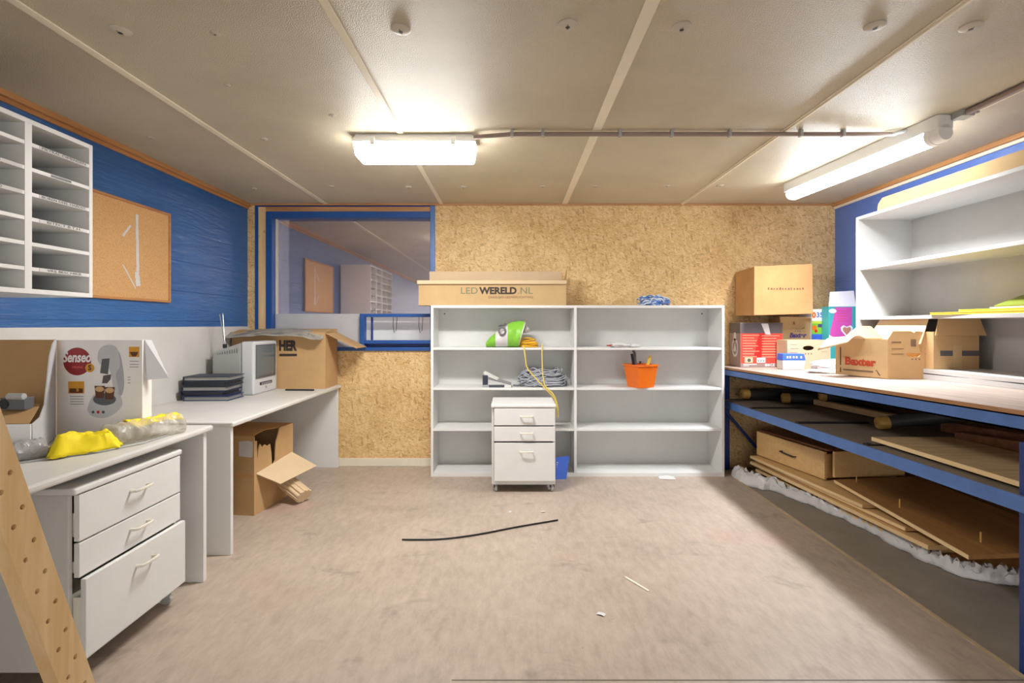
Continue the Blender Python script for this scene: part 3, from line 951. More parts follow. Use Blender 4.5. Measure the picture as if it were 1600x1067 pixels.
# ------------------------------------------------------------------ on the far desk
fl = [('topmost dark navy folder with a stiff tab, on the stack beside the television', .30), ('navy zip folder lying second from the top of the folder stack', .295),
      ('navy folder with a pale edge in the middle of the folder stack', .29), ('dark blue folder second from the bottom of the folder stack', .29), ('dark blue folder at the bottom of the stack on far desk', .295)]
zz = ZB2
for i, (lab, w) in enumerate(reversed(fl)):
    h = .031
    m = NAVY2 if i < 2 else NAVY
    t = thing('folder', lab, 'folder', (-2.012 + (.018, -.012, .01, -.004, .006)[i], 3.33 + (.0, .012, .0, .018, .03)[i], zz), R((2, -3, 3, -2, 4)[i]), 'folders stacked on the far desk')
    b = MB(); b.box(-w / 2, w / 2, 0, .21, 0, .006, m); b.box(-w / 2, w / 2, 0, .21, h - .006, h, m); b.box(-w / 2, -w / 2 + .006, 0, .21, .006, h - .006, m)
    b.build('cover', t, bevel=.003)
    b = MB(); b.box(-w / 2 + .008, w / 2 - .015, .008, .20, .006, h - .006, NAVY if i % 2 else GREY_P); b.build('pages', t)
    if i in (1, 3):
        b = MB(); b.tube([(w / 2 - .005, .01, h * .5), (w / 2 + .02, .06, h * .5), (w / 2 + .02, .16, h * .5), (w / 2 - .005, .2, h * .5)], .003, BLACK, 6); b.build('elastic', t, smooth=True)
    zz += h + .0005

tv = thing('television', 'small silver grey tube television with rabbit ear aerial on far desk', 'television', (-1.815, 3.775, ZB2))
b = MB()
W2 = .178
b.box(-.09, 0, -W2, W2, .0, .378, SILVER_P)
b.build('bezel', tv, bevel=.012)
b = MB()
b.hexa([(-.31, -W2 + .03, .01), (-.09, -W2 + .006, .006), (-.09, W2 - .006, .006), (-.31, W2 - .03, .01), (-.31, -W2 + .03, .30), (-.09, -W2 + .006, .372), (-.09, W2 - .006, .372), (-.31, W2 - .03, .30)], GREY_P)
b.build('rear_housing', tv, bevel=.01)
b = MB()
for k in range(9):
    x = -.12 - k * .018
    f_ = (x + .09) / -.22
    yy = -W2 + .006 + .024 * f_
    b.box(x - .005, x, yy - .0012, yy + .004, .30 - .02 * f_, .34 - .06 * f_, PRN_GREY_D)
b.build('vent_slots', tv)
b = MB()
def scr(u, v):
    y = (u - .5) * .285; z = .12 + v * .225
    return (.002 + .008 * (1 - (2 * u - 1) ** 2) * (1 - (2 * v - 1) ** 2), y, z)
b.grid(scr, 12, 10, SCREEN)
b.build('screen', tv, smooth=True, solid=.003)
b = MB()
for y0, y1, z0, z1 in ((-.15, .15, .112, .12), (-.15, .15, .345, .353), (-.15, -.1425, .12, .345), (.1425, .15, .12, .345)):
    b.box(0, .0035, y0, y1, z0, z1, PRN_GREY_D)
b.build('screen_surround', tv)
b = MB(); b.box(0, .003, -.09, .09, .062, .082, BLACK); b.cyl((0, 0, .04), (.005, 0, .04), .008, PRN_GREY, 12)
for yk in (-.06, -.03, 0, .03, .06): b.box(.003, .005, yk - .01, yk + .01, .066, .076, PRN_GREY)
b.build('control_panel', tv)
b = MB(); b.cyl((-.235, -.12, .33), (-.235, -.12, .36), .014, BLACK, 10)
b.tube([(-.235, -.12, .355), (-.265, -.13, .56)], .003, METAL, 6); b.tube([(-.235, -.12, .355), (-.272, -.08, .57)], .003, METAL, 6)
b.cyl((-.265, -.13, .56), (-.266, -.13, .572), .005, METAL, 8); b.cyl((-.272, -.08, .57), (-.273, -.08, .58), .005, METAL, 8)
b.build('aerial', tv, smooth=True)

kb = thing('cardboard_box', 'large brown cardboard box with bold black lettering behind the television', 'box', (-1.812, 3.976, ZB2))
KW, KD, KH = .726, .27, .434
carton(kb, KW, KD, KH, CARD)
flap(kb, KW, KD, KH, 'right', .27, 116, CARD)
flap(kb, KW, KD, KH, 'back', .03, 8, CARD, a=.1)
flap(kb, KW, KD, KH, 'front', .12, -80, CARD)
lettering('HER', .104, front((.074, -.0008, .332)), INK, kb, bold=.0065, width=.140)
b = MB(); b.box(.006, .142, -.0012, -.0004, .253, .272, INK); b.build('printed_bar', kb)
b = MB()
def film(u, v):
    x = -.38 + u * .73; y = -.09 + v * .20
    z = KH + .008 + .022 * math.sin(u * 3.1) + .012 * nz((u * 7, v * 3, 0), 1, 3) - (.05 * (1 - v) ** 2) - (.03 * max(0, u - .82) / .18)
    return (x, y, max(z, KH - .05 if y < 0 else KH + .006))
ff = MB(); ff.grid(lambda u, v: Vector(film(u, v)) + Vector((-1.812, 3.976, ZB2)), 44, 12, TAPEFILM)
pf_ = ff.build('plastic_film', smooth=True, solid=.0015)
tag(pf_, 'crinkled grey printed plastic film draped over the box behind the television', 'plastic film')
rnd = random.Random(3)
for k in range(26):
    u = rnd.uniform(.05, .85); v = rnd.choice((.12, .3, .5, .7)); L_ = rnd.uniform(.03, .09)
    p = [Vector(film(u + L_ * q, v)) + Vector((-1.812, 3.976, ZB2 + .0014)) for q in (0, 1)]
    q = [Vector(film(u + L_ * w_, v + .05)) + Vector((-1.812, 3.976, ZB2 + .0014)) for w_ in (1, 0)]
    ink = MB(); ink.add(p + q, [(0, 1, 2, 3)], PRN_GREY_D); ink.build('printed_word', pf_)
b = MB(); b.box(-.11, .11, -.01, .01, 0, .012, DARKM)
tag(b.build('dark_bar', loc=(-1.60, 3.86, ZB2), rotz=R(-4), bevel=.002), 'thin dark metal bar lying on far desk before the lettered box', 'bar')

# torn box under the far desk
tb = thing('torn_box', 'torn brown cardboard box with a black hole standing under the far desk', 'box', (-1.59, 3.157, 0), R(-6.5))
TX, TY, TZ, t_ = .42, .445, .486, .006
b = MB()
b.box(-TX, 0, 0, TY, 0, t_, CARD)
b.box(-TX, 0, 0, t_, t_, TZ, CARD); b.box(-TX, 0, TY - t_, TY, t_, TZ, CARD); b.box(-TX, -TX + t_, t_, TY - t_, t_, TZ, CARD)
b.build('box_body', tb)
b = MB()
poly = [(.006, t_), (TY - .006, t_), (TY - .006, TZ), (.275, TZ), (.262, .45), (.235, .40), (.225, .285), (.205, .265), (.19, .275), (.185, .34), (.17, .405), (.14, .40), (.11, .415), (.085, .405), (.06, .43), (.045, .40), (.035, .345), (.028, .41), (.03, .455), (.006, .462)]
b.prism(poly, -t_, 0, CARD, east((0, 0, 0)))
b.build('torn_side', tb)
b = MB(); b.prism([(-TX, 0), (0, 0.0), (-.03, .06), (-.06, .20), (-.02, .285), (0, .29), (0, TY), (-TX, TY)], 0, .004, CARD_O, topf((0, 0, TZ))); b.build('top_flap', tb)
b = MB(); pts = [Vector(p) for p in ((.0, .02, .255), (.0, .43, .29), (.17, .46, .19), (.12, .09, .175))]
nn = (pts[1] - pts[0]).cross(pts[3] - pts[0]).normalized() * .005
b.hexa(pts + [p + nn for p in pts], CARD_L); b.build('flap', tb)
b = MB(); b.prism([(-.10, .365), (-.012, .36), (-.008, .455), (-.04, .462), (-.10, .455)], 0, .001, PAPER, front((0, -.0004, 0))); b.build('paper_label', tb)
b = MB(); b.box(-TX + .01, -.004, -.0009, -.0002, .235, .255, CARD_O); b.build('tape', tb)
cr = MB()
prof = []
for k in range(72):
    a = 2 * math.pi * k / 72
    rr = .052 + (.006 if k % 6 < 3 else -.003)
    prof.append((rr * 1.1 * math.cos(a), rr * .8 * math.sin(a)))
ra = Vector((.150, -.07, -.075)).normalized(); rx = ra.cross(Vector((0, 0, 1))).normalized(); ry = ra.cross(rx)
cr.prism(prof, -.10, .10, CARD_L, frame((0, 0, 0), rx, ry))
tag(cr.build('corrugated_roll', loc=(-1.455, 3.42, .088)), 'rolled piece of corrugated cardboard leaning out of the torn box', 'cardboard')

# ------------------------------------------------------------------ bookcase
BX0, BX1, BY0, BY1, BH = -.63, 1.648, 3.97, 4.262, 1.33
bk = thing('bookcase', 'wide low white open bookcase with two bays against chipboard wall', 'bookcase', ((BX0 + BX1) / 2, BY0, 0))
hw = (BX1 - BX0) / 2; dd = BY1 - BY0; dv = .492 - (BX0 + BX1) / 2
b = MB(); b.box(-hw, -hw + .02, 0, dd, 0, BH - .02, WHITE); b.build('side_panel', bk, bevel=.001)
b = MB(); b.box(hw - .02, hw, 0, dd, 0, BH - .02, WHITE); b.build('side_panel', bk, bevel=.001)
b = MB(); b.box(-hw, hw, 0, dd, BH - .02, BH, WHITE); b.build('top_panel', bk, bevel=.001)
b = MB(); b.box(dv - .01, dv + .01, 0.001, dd, .03, BH - .02, WHITE); b.build('divider', bk, bevel=.001)
b = MB(); b.box(-hw + .02, hw - .02, dd - .006, dd, .0, BH - .02, WHITE_B); b.build('back_panel', bk)
b = MB(); b.box(-hw + .02, hw - .02, 0.004, dd - .006, .0, .03, WHITE); b.build('bottom_panel', bk, bevel=.001)
SHZ = (.372, .69, 1.002)
for z in SHZ:
    for x0, x1 in ((-hw + .02, dv - .01), (dv + .01, hw - .02)):
        b = MB(); b.box(x0, x1, .006, dd - .006, z - .018, z, WHITE); b.build('shelf', bk, bevel=.001)
for x, z in ((-hw + .07, 1.27), (hw - .07, 1.27)):
    b = MB(); b.cyl((x, dd - .0065, z), (x, dd - .010, z), .006, DARKM, 10); b.build('screw', bk)

# long box on top
lb = thing('long_carton', 'long low cardboard box with faded lettering lying open on the bookcase', 'box', (-.152, 3.985, BH))
LW, LD, LH = 1.15, .16, .172
carton(lb, LW, LD, LH, CARD_G, t=.005, inner=CARD_IN)
b = MB(); b.box(-LW / 2 - .01, LW / 2 + .002, -.018, .004, LH - .008, LH + .022, CARD_L); b.build('folded_rim', lb, bevel=.004)
b = MB(); b.box(-LW / 2 + .06, LW / 2 - .02, LD - .006, LD, LH, LH + .108, CARD_L); b.build('flap', lb)
b = MB(); b.hexa([(LW / 2 - .004, .02, LH), (LW / 2, .02, LH), (LW / 2, LD, LH), (LW / 2 - .004, LD, LH), (LW / 2 + .01, .05, LH + .12), (LW / 2 + .014, .05, LH + .12), (LW / 2 + .012, LD - .02, LH + .10), (LW / 2 + .008, LD - .02, LH + .10)], CARD_IN); b.build('flap', lb)
lettering('LED', .072, front((-.180, -.0008, .112)), INK_GREEN, lb, width=.130)
lettering('WERELD', .072, front((.042, -.0008, .112)), INK, lb, bold=.0032, width=.292)
lettering('.NL', .072, front((.256, -.0008, .112)), INK_GREEN, lb, width=.115)
lettering('ZAKELIJKE LEDVERLICHTING', .024, front((.140, -.0008, .063)), INK_SOFT, lb, width=.35)

# mop bundle: looped strands
mb_ = MB(); rr_ = random.Random(11)
MBL = [plain('blue_yarn', rgb(92, 134, 200), .8), plain('white_yarn', rgb(214, 222, 236), .8)]
for k in range(64):
    y = rr_.uniform(-.055, .05); z = rr_.uniform(.010, .074) * (1 - abs(y) * 3); x0 = rr_.uniform(-.115, -.02); x1 = x0 + rr_.uniform(.09, .17)
    x1 = min(x1, .115)
    pts = []
    for i in range(15):
        u = i / 14
        pts.append((x0 + (x1 - x0) * u, y + .03 * nz((u * 3.5, k * 2.3, 0), 1, 1), max(.007, z + .03 * nz((u * 3.2, k * 1.7, 5), 1, 2) - .012 * (2 * u - 1) ** 4)))
    mb_.tube(pts, .0055, MBL[(k * 7) % 5 % 2], 6)
tag(mb_.build('mop_yarn', loc=(1.118, 4.05, BH), smooth=True), 'blue and white bundle of mop yarn lying on the bookcase top', 'mop yarn')

# in the bookcase: green and white bag
Z2, Z1 = 1.002, .69
gb = thing('shopping_bag', 'green and white plastic bag lying open on the upper bookcase shelf', 'bag', (-.03, 4.06, Z2 + .001))
def bagpt(u, a):
    # u along x 0..1 from the closed left end to the mouth; a around
    prof_h = .035 + .165 * min(1, u * 1.35) ** .75
    prof_d = .05 + .05 * math.sin(min(1, u * 1.2) * math.pi / 2)
    q = nz((u * 6, math.cos(a) * 1.4, math.sin(a) * 1.4), 1, 21) * .16 + abs(nz((u * 12, math.cos(a) * 3, math.sin(a) * 3), 1, 23)) * .12
    h = (.5 + .5 * math.sin(a)) * prof_h * (1 + q * .5)
    return Vector((-.175 + u * .285 + (.03 * math.sin(a) if u > .9 else 0) + .008 * q, math.cos(a) * prof_d * (1 + q), max(0.0, h)))
vs, fs = [], []; nu_, na_ = 30, 28
for i in range(nu_ + 1):
    for k in range(na_):
        vs.append(bagpt(i / nu_, 2 * math.pi * k / na_))
parts = {GREEN_P: [], FILM: []}
for i in range(nu_):
    u = (i + .5) / nu_
    mm = FILM if (.28 < u < .60 or u > .95) else GREEN_P
    for k in range(na_):
        l = (k + 1) % na_
        parts[mm].append((i * na_ + k, (i + 1) * na_ + k, (i + 1) * na_ + l, i * na_ + l))
b = MB(); b.add(vs, parts[GREEN_P] + [tuple(range(na_))], GREEN_P); b.f += [f for f in parts[FILM]]; b.mats.append(FILM); b.fm += [1] * len(parts[FILM])
b.build('bag_film', gb, smooth=True, solid=.0015)
ring = MB()
cxr, czr = -.046, .128
M_ = frame((cxr, -.098, czr), (1, 0, 0), (0, .35, 1))
pts = [(.029 * math.cos(a) * .85, .029 * math.sin(a), 0) for a in [2 * math.pi * i / 24 for i in range(24)]]
ring.tube(pts, .007, CHAR, 6, closed=True, M=M_)
ring.tube([(-.03, .042, -.004), (-.01, .050, -.006), (.012, .052, -.008), (.03, .062, -.012)], .006, CHAR, 6, M=M_)
ring.build('printed_ring', gb, smooth=True)
b = MB(); b.ball(lump_fn((.135, .0, .135), (.035, .04, .03), 31, .3), 18, 12, FILM); b.build('crumpled_film', gb, smooth=True)

# yellow cable coil with two hanging strands
yw = thing('yellow_cable_coil', 'coiled yellow cable at the bag mouth with strands hanging over the shelves', 'cable', (.135, 4.045, Z2 + .001))
b = MB(); rr_ = random.Random(5)
for k in range(10):
    z = .006 + (k % 6) * .0112 + (.004 if k > 5 else 0); r0 = .060 - .004 * (k // 3) + rr_.uniform(-.007, .007)
    pts = [((r0 + .01) * math.cos(a) - .018 * (k % 6) * .25, .055 * (r0 / .058) * math.sin(a) * .9, max(.0055, z + .008 * math.sin(a + k * 1.9) + .004 * math.sin(2 * a + k))) for a in [2 * math.pi * i / 26 for i in range(26)]]
    b.tube(pts, .0044, YEL_C, 6, closed=True)
b.build('coil', yw, smooth=True)
def smoothline(pts, n=6):
    out = []
    P = [Vector(p) for p in pts]
    for i in range(len(P) - 1):
        p0 = P[max(i - 1, 0)]; p1 = P[i]; p2 = P[i + 1]; p3 = P[min(i + 2, len(P) - 1)]
        for k in range(n):
            t = k / n
            out.append(.5 * ((2 * p1) + (p2 - p0) * t + (2 * p0 - 5 * p1 + 4 * p2 - p3) * t * t + (3 * p1 - p0 - 3 * p2 + p3) * t ** 3))
    out.append(P[-1]); return out
def wpt(px, py, y):
    return Vector(((px - 800) * y / 800 - .135, y - 4.045, 1.176 - (py - 508) * y / 800 - Z2 - .001))
YC = plain('pale_yellow_cable', rgb(232, 204, 92), .5)
b = MB()
b.tube(smoothline([wpt(816, 541, 3.99), wpt(818.5, 543, 3.955), wpt(821, 560, 3.94), wpt(824, 575, 3.94), wpt(838, 592, 3.94), wpt(854, 609, 3.945), wpt(867, 625, 3.95), wpt(871, 650, 3.95)]), .0048, YC, 6)
b.tube(smoothline([wpt(848, 538, 3.99), wpt(847, 543, 3.955), wpt(847, 560, 3.94), wpt(848, 585, 3.93), wpt(852, 603, 3.925), wpt(865, 617, 3.93), wpt(871, 634, 3.935), wpt(872, 652, 3.95)]), .0048, YC, 6)
b.build('hanging_strand', yw, smooth=True)

# stapler like gadget and grey cable coil on the middle shelf
gd = thing('hole_punch', 'grey and dark blue office punch lying on the middle bookcase shelf', 'punch', (-.20, 4.0, Z1))
b = MB(); b.box(-.03, .20, 0, .07, 0, .012, plain('dark_navy_plastic', rgb(40, 46, 66), .4)); b.box(-.03, .01, 0, .07, .012, .095, MATS['dark_navy_plastic']); b.build('base', gd, bevel=.004)
b = MB(); b.hexa([(-.02, .01, .07), (.195, .012, .016), (.195, .055, .016), (-.02, .06, .07), (-.02, .01, .098), (.195, .012, .034), (.195, .055, .034), (-.02, .06, .098)], plain('mid_grey_plastic', rgb(134, 134, 134), .45)); b.build('lever', gd, bevel=.004)
b = MB(); b.hexa([(-.025, .015, .10), (.085, .0, .055), (.10, .05, .062), (-.01, .06, .108), (-.025, .015, .118), (.085, .0, .062), (.10, .05, .07), (-.01, .06, .124)], PAPER); b.build('paper_tag', gd)
b = MB(); b.box(.14, .195, -.004, .0, .001, .02, PAPER); b.box(-.028, .02, -.004, .0, .001, .02, PRN_GREY); b.build('label', gd)
gc = MB(); rr_ = random.Random(9)
for k in range(30):
    z = .006 + (k % 10) * .0125; rx = .215 - .05 * rr_.random() - .012 * (k % 10) * .5; ry = .10 - .03 * rr_.random()
    ph = rr_.uniform(0, 6); ox = rr_.uniform(-.015, .015)
    pts = [(ox + rx * math.cos(a), ry * math.sin(a), max(.0055, z + .022 * math.sin(a * 2 + ph) + .010 * math.sin(a * 5 + ph))) for a in [2 * math.pi * i / 40 for i in range(40)]]
    gc.tube(pts, .0042, GREYC if k % 5 else PRN_GREY_D, 6, closed=True)
tag(gc.build('grey_cable_coil', loc=(.236, 4.10, Z1 + .001), smooth=True), 'large tangled coil of grey cable on the middle bookcase shelf', 'cable')

# right bay: pens and paper, orange bucket
pp = thing('paper_scraps', 'white paper scraps and pens lying on the upper shelf, empty bay', 'papers', (.83, 4.0, Z2 + .001))
b = MB(); b.ball(lump_fn((.01, .02, .014), (.075, .04, .018), 61, .35, 2.6, .3), 24, 12, PAPER); b.build('paper', pp, smooth=True)
b = MB(); b.ball(lump_fn((.13, .03, .010), (.045, .03, .012), 62, .35, 2.6, .3), 20, 10, PAPER); b.build('paper', pp, smooth=True)
for k, (x, y, a, m) in enumerate(((-.09, .0, 8, RED_INK), (-.06, .03, -10, ORANGE), (.02, .02, 5, CHAR), (.03, .035, -4, CHAR))):
    b = MB(); b.cyl((x, y, .014), (x + .09 * math.cos(R(a)), y + .09 * math.sin(R(a)), .016), .005, m, 8); b.build('pen', pp, smooth=True)
bu = thing('orange_bucket', 'square orange plastic bucket holding tools on the middle bookcase shelf', 'bucket', (1.012, 4.03, Z1), R(24))
b = MB()
bw, tw, hh, th = .072, .094, .178, .004
def ringsq(w, z): return [(-w, -w, z), (w, -w, z), (w, w, z), (-w, w, z)]
vs = ringsq(bw, 0) + ringsq(tw, hh) + ringsq(tw - th, hh) + ringsq(bw - th, th)
fs = [(3, 2, 1, 0), (12, 13, 14, 15)]
for i in range(4):
    j = (i + 1) % 4
    fs += [(i, j, 4 + j, 4 + i), (4 + i, 4 + j, 8 + j, 8 + i), (8 + i, 8 + j, 12 + j, 12 + i)]
b.add(vs, fs, ORANGE); b.build('bucket_body', bu, bevel=.004)
b = MB()
for s in (-1, 1):
    b.box(-tw - .004, tw + .004, s * (tw + .002) - .004, s * (tw + .002) + .004, hh - .012, hh + .002, ORANGE)
    b.box(s * (tw + .002) - .004, s * (tw + .002) + .004, -tw - .004, tw + .004, hh - .012, hh + .002, ORANGE)
b.build('rim', bu, bevel=.002)
b = MB(); b.tube(smoothline([(-tw, -.0, hh - .01), (-.04, -tw - .008, hh + .01), (.03, -tw - .01, hh - .012), (tw, 0, hh - .006)]), .003, ORANGE, 6); b.build('handle', bu, smooth=True)
pl = thing('pliers', 'black handled pliers standing in the orange bucket', 'tool', (.968, 4.045, Z1 + .01))
b = MB(); b.tube([(.02, 0, .0), (-.012, 0, .19), (-.022, 0, .25)], .010, BLACK, 8); b.tube([(.03, .0, .02), (.008, .0, .18), (.0, .0, .26), (-.012, 0, .275)], .010, CHAR, 8); b.tube([(.05, .01, .02), (.05, .02, .19)], .008, DARKM, 8)
b.build('grips', pl, smooth=True)
rl = thing('wooden_ruler', 'yellow wooden stick poking out of the orange bucket', 'ruler', (1.02, 4.05, Z1 + .012))
b = MB(); b.hexa([(0, 0, 0), (.02, 0, 0), (.02, .005, 0), (0, .005, 0), (.065, .0, .235), (.085, .0, .225), (.085, .005, .225), (.065, .005, .235)], YEL_P); b.build('stick', rl)

# leaflet behind the cabinet
lf = MB(); lf.hexa([(0, 0, 0), (.085, .005, 0), (.085, .0074, 0), (0, .0024, 0), (.01, .05, .155), (.115, .055, .165), (.115, .0574, .165), (.01, .0524, .155)], BLUE_P)
o = lf.build('leaflet', loc=(.33, 3.905, .0)); tag(o, 'blue leaflet leaning between the drawer cabinet and bookcase', 'leaflet')
b = MB(); M_ = frame((.01, .0215, .075), (1, .06, 0), (.06, .32, 1))
for k in range(4): b.box(.005, .07 - .01 * k, .012 * k * 1.3, .012 * k * 1.3 + .006, .0008, .0014, PAPER, frame((.006, .024, .07), (1, .055, 0), (.06, .31, 1)))
b.build('print', o)

# ------------------------------------------------------------------ bench on the right
def zb(y): return .845 + (4 - y) * .0213
def zs(y): return .57 + (4 - y) * .0135
BF, BY, BN = 1.69, 4.268, 1.66
bn = thing('workbench', 'long blue steel workbench with plywood top along the right wall', 'workbench', (BF, 0, 0))
def beam(bb, x0, x1, y0, y1, f, d0, d1, m):
    bb.hexa([(x0, y0, f(y0) + d0), (x1, y0, f(y0) + d0), (x1, y1, f(y1) + d0), (x0, y1, f(y1) + d0), (x0, y0, f(y0) + d1), (x1, y0, f(y0) + d1), (x1, y1, f(y1) + d1), (x0, y1, f(y1) + d1)], m)
b = MB(); beam(b, 0.0, 1.005, BN, BY, zb, -.016, 0, BENCHTOP); beam(b, -.002, 0.0, BN, BY, zb, -.016, -.0005, BENCHEDGE); b.build('bench_top', bn)
b = MB(); beam(b, .008, .014, BN + .02, BY - .01, zb, -.070, -.017, BLUE_STEEL); beam(b, .008, .05, BN + .02, BY - .01, zb, -.070, -.064, BLUE_STEEL); beam(b, .008, .05, BN + .02, BY - .01, zb, -.023, -.017, BLUE_STEEL); b.build('top_rail', bn)
b = MB(); beam(b, .022, .028, BN + .02, BY - .02, zs, -.055, 0, BLUE_STEEL); beam(b, .028, .07, BN + .02, BY - .02, zs, -.012, -.007, BLUE_STEEL); b.build('shelf_rail', bn)
b = MB(); beam(b, .03, 1.0, BN + .02, BY - .02, zs, -.006, .0, DECK); b.build('shelf_deck', bn)
for y, x1 in ((3.70, .42), (3.10, .46), (2.5, .3)):
    b = MB(); b.box(.035, x1, y - .018, y + .018, zs(y) + .0003, zs(y) + .008, DARKM); b.build('cross_bar', bn)
for y in (BN + .03, BY - .06):
    b = MB(); b.box(.05, .10, y, y + .05, -.012, zb(y) - .0225, BLUE_DARK); b.box(.036, .0495, y - .004, y + .054, -.012, .78, BLUE_DARK); b.build('post', bn, bevel=.003)
    b = MB(); b.box(.95, 1.0, y, y + .05, -.012, zb(y) - .0225, BLUE_DARK); b.build('post', bn, bevel=.003)
b = MB(); b.hexa([(.03, 4.19, .49), (.06, 4.19, .49), (.06, 4.20, .49), (.03, 4.20, .49), (.30, 4.19, .17), (.33, 4.19, .17), (.33, 4.20, .17), (.30, 4.20, .17)], BLUE_DARK); b.build('diagonal_brace', bn)

# wall unit standing on the bench
ux = 2.33
un = thing('wall_shelf_unit', 'white open shelf unit standing on the workbench against the right wall', 'shelf', (ux, 0, 0))
UY0, UY1, UZ = 1.62, 3.47, 1.905
D = XR - ux - .003
b = MB(); b.box(0, D, UY1 - .024, UY1, zb(UY1) + .001, UZ - .02, UNIT); b.build('side_panel', un, bevel=.001)
b = MB(); b.box(0, D, UY0, UY0 + .024, zb(UY0) + .001, UZ - .02, UNIT); b.build('side_panel', un, bevel=.001)
b = MB(); b.box(0, D, UY0, UY1, UZ - .02, UZ, UNIT); b.build('top_panel', un, bevel=.001)
b = MB(); b.box(D - .008, D, UY0 + .024, UY1 - .024, .9, UZ - .02, UNIT_B); b.build('back_panel', un)
for z in (1.566, 1.232):
    b = MB(); b.box(.012, D - .008, UY0 + .024, UY1 - .024, z - .02, z, UNIT); b.build('shelf', un, bevel=.001)
b = MB(); beam(b, .012, D - .008, UY0 + .024, UY1 - .024, zb, .001, .03, UNIT); b.box(.012, D - .008, UY0 + .024, UY1 - .024, .905, .928, UNIT); b.build('bottom_panel', un)
lc = thing('flat_carton', 'long flat pale cardboard box lying on top of the wall shelf unit', 'box', (2.365, 3.27, UZ), R(-90))
b = MB(); b.box(0, 1.45, 0, .24, 0, .085, CARD_G); b.build('box_body', lc, bevel=.002)
b = MB(); b.hexa([(-.045, .0, .012), (0, .0, .0), (0, .22, .0), (-.045, .2, .012), (-.04, .0, .05), (0, .0, .085), (0, .22, .085), (-.04, .2, .05)], CARD_G); b.build('flap', lc)
# folders on the unit's lower shelf
def slab(name, label, cat, loc, w, d, h, m, rotz=0, edge=None, group=None):
    t = thing(name, label, cat, loc, rotz, group)
    b = MB(); b.box(0, w, 0, d, 0, h * .22, m); b.box(0, w, 0, d, h * .78, h, m); b.box(w - .003, w, 0, d, h * .22, h * .78, m); b.build('cover', t, bevel=.0006)
    b = MB(); b.box(.002, w - .004, .003, d - .003, h * .22, h * .78, edge or PAPER); b.build('pages', t)
    return t
z0 = 1.2325
slab('yellow_folder', 'yellow folder at the bottom of the pile on the lower wall shelf', 'folder', (2.352, 2.30, z0), .24, .56, .013, YEL_P, R(2), YEL_P)
slab('yellow_folder', 'upper of two yellow folders lying askew on the lower wall shelf', 'folder', (2.362, 2.22, z0 + .0135), .23, .50, .012, YEL_P, R(-1), YEL_P)
slab('blue_folder', 'pale blue folder lying flat behind the green booklet on yellow folders', 'folder', (2.46, 2.28, z0 + .026), .20, .36, .010, plain('pale_blue_card', rgb(176, 214, 224), .5))
gk = thing('green_booklet', 'olive green booklet tilted up on the yellow folders', 'booklet', (2.40, 2.19, z0 + .037))
b = MB(); b.hexa([(0, 0, 0), (0, .36, 0), (.18, .40, .055), (.18, 0, .055), (0, 0, .004), (0, .36, .004), (.18, .40, .059), (.18, 0, .059)], OLIVE); b.build('cover', gk)
b = MB(); b.hexa([(0.001, 0.001, -.001), (.001, .355, -.001), (.002, .355, -.012), (.002, .001, -.012), (.18, 0.001, .054), (.18, .39, .054), (.18, .39, .0), (.18, .001, .0)], PAPER); b.build('pages', gk)
b = MB()
for k, (u0, u1) in enumerate(((.16, .28), (.12, .28), (.18, .28))):
    s = .10 + k * .022
    b.hexa([(s, u0, s * .3056 + .0042), (s, u1, s * .3056 + .0042), (s + .006, u1, (s + .006) * .3056 + .0042), (s + .006, u0, (s + .006) * .3056 + .0042),
            (s, u0, s * .3056 + .0048), (s, u1, s * .3056 + .0048), (s + .006, u1, (s + .006) * .3056 + .0048), (s + .006, u0, (s + .006) * .3056 + .0048)], LIME)
b.build('print', gk)
# box inside the unit
ib = thing('flap_box', 'brown cardboard box with a black stripe inside the wall shelf unit', 'box', (2.482, 2.86, .929))
IW, ID, IH = .255, .52, .21
carton(ib, IW, ID, IH, CARD)
b = MB(); b.hexa([(-.13, -.012, .19), (.155, -.012, .19), (.125, .0, .295), (-.10, .0, .295), (-.13, -.016, .19), (.155, -.016, .19), (.125, -.004, .295), (-.10, -.004, .295)], CARD); b.build('flap', ib)
b = MB(); b.hexa([(-.165, .04, .14), (-.165, .48, .14), (-.10, .44, .295), (-.10, .06, .295), (-.169, .04, .14), (-.169, .48, .14), (-.104, .44, .295), (-.104, .06, .295)], CARD_L); b.build('flap', ib)
b = MB(); b.box(-.09, .127, -.0009, -.0002, .075, .105, CHAR); b.box(-.02, .03, -.0016, -.0009, .0, .135, CARD_G); b.build('printed_stripe', ib)

# front box with red lettering
def rot_box(label, n, r, h, name='cardboard_box'):
    n, r = Vector(n), Vector(r)
    d = r - n
    return thing(name, label, 'box', ((n.x + r.x) / 2, (n.y + r.y) / 2, 0), math.atan2(d.y, d.x)), d.length
xb = thing('lettered_carton', 'open brown carton with red lettering at the front edge of the workbench', 'box', (2.28, 2.915, zb(2.9) + .002), R(0))
XW, XD, XH = .285, .30, .225
# sheared plan: left face recedes to the far left
b = MB()
c0, c1, c2, c3 = Vector((-.14, 0)), Vector((.142, 0)), Vector((.05, .30)), Vector((-.255, .29))
def wallp(bb, a, c, z0, z1, t, m, z2=None):
    d = (c - a).normalized(); n2 = Vector((-d.y, d.x)) * t
    z2 = z1 if z2 is None else z2
    bb.hexa([(a.x, a.y, z0), (c.x, c.y, z0), (c.x + n2.x, c.y + n2.y, z0), (a.x + n2.x, a.y + n2.y, z0),
             (a.x, a.y, z1), (c.x, c.y, z2), (c.x + n2.x, c.y + n2.y, z2), (a.x + n2.x, a.y + n2.y, z1)], m)
b.hexa([(c0.x, c0.y, 0), (c1.x, c1.y, 0), (c2.x, c2.y, 0), (c3.x, c3.y, 0), (c0.x, c0.y, .005), (c1.x, c1.y, .005), (c2.x, c2.y, .005), (c3.x, c3.y, .005)], CARD)
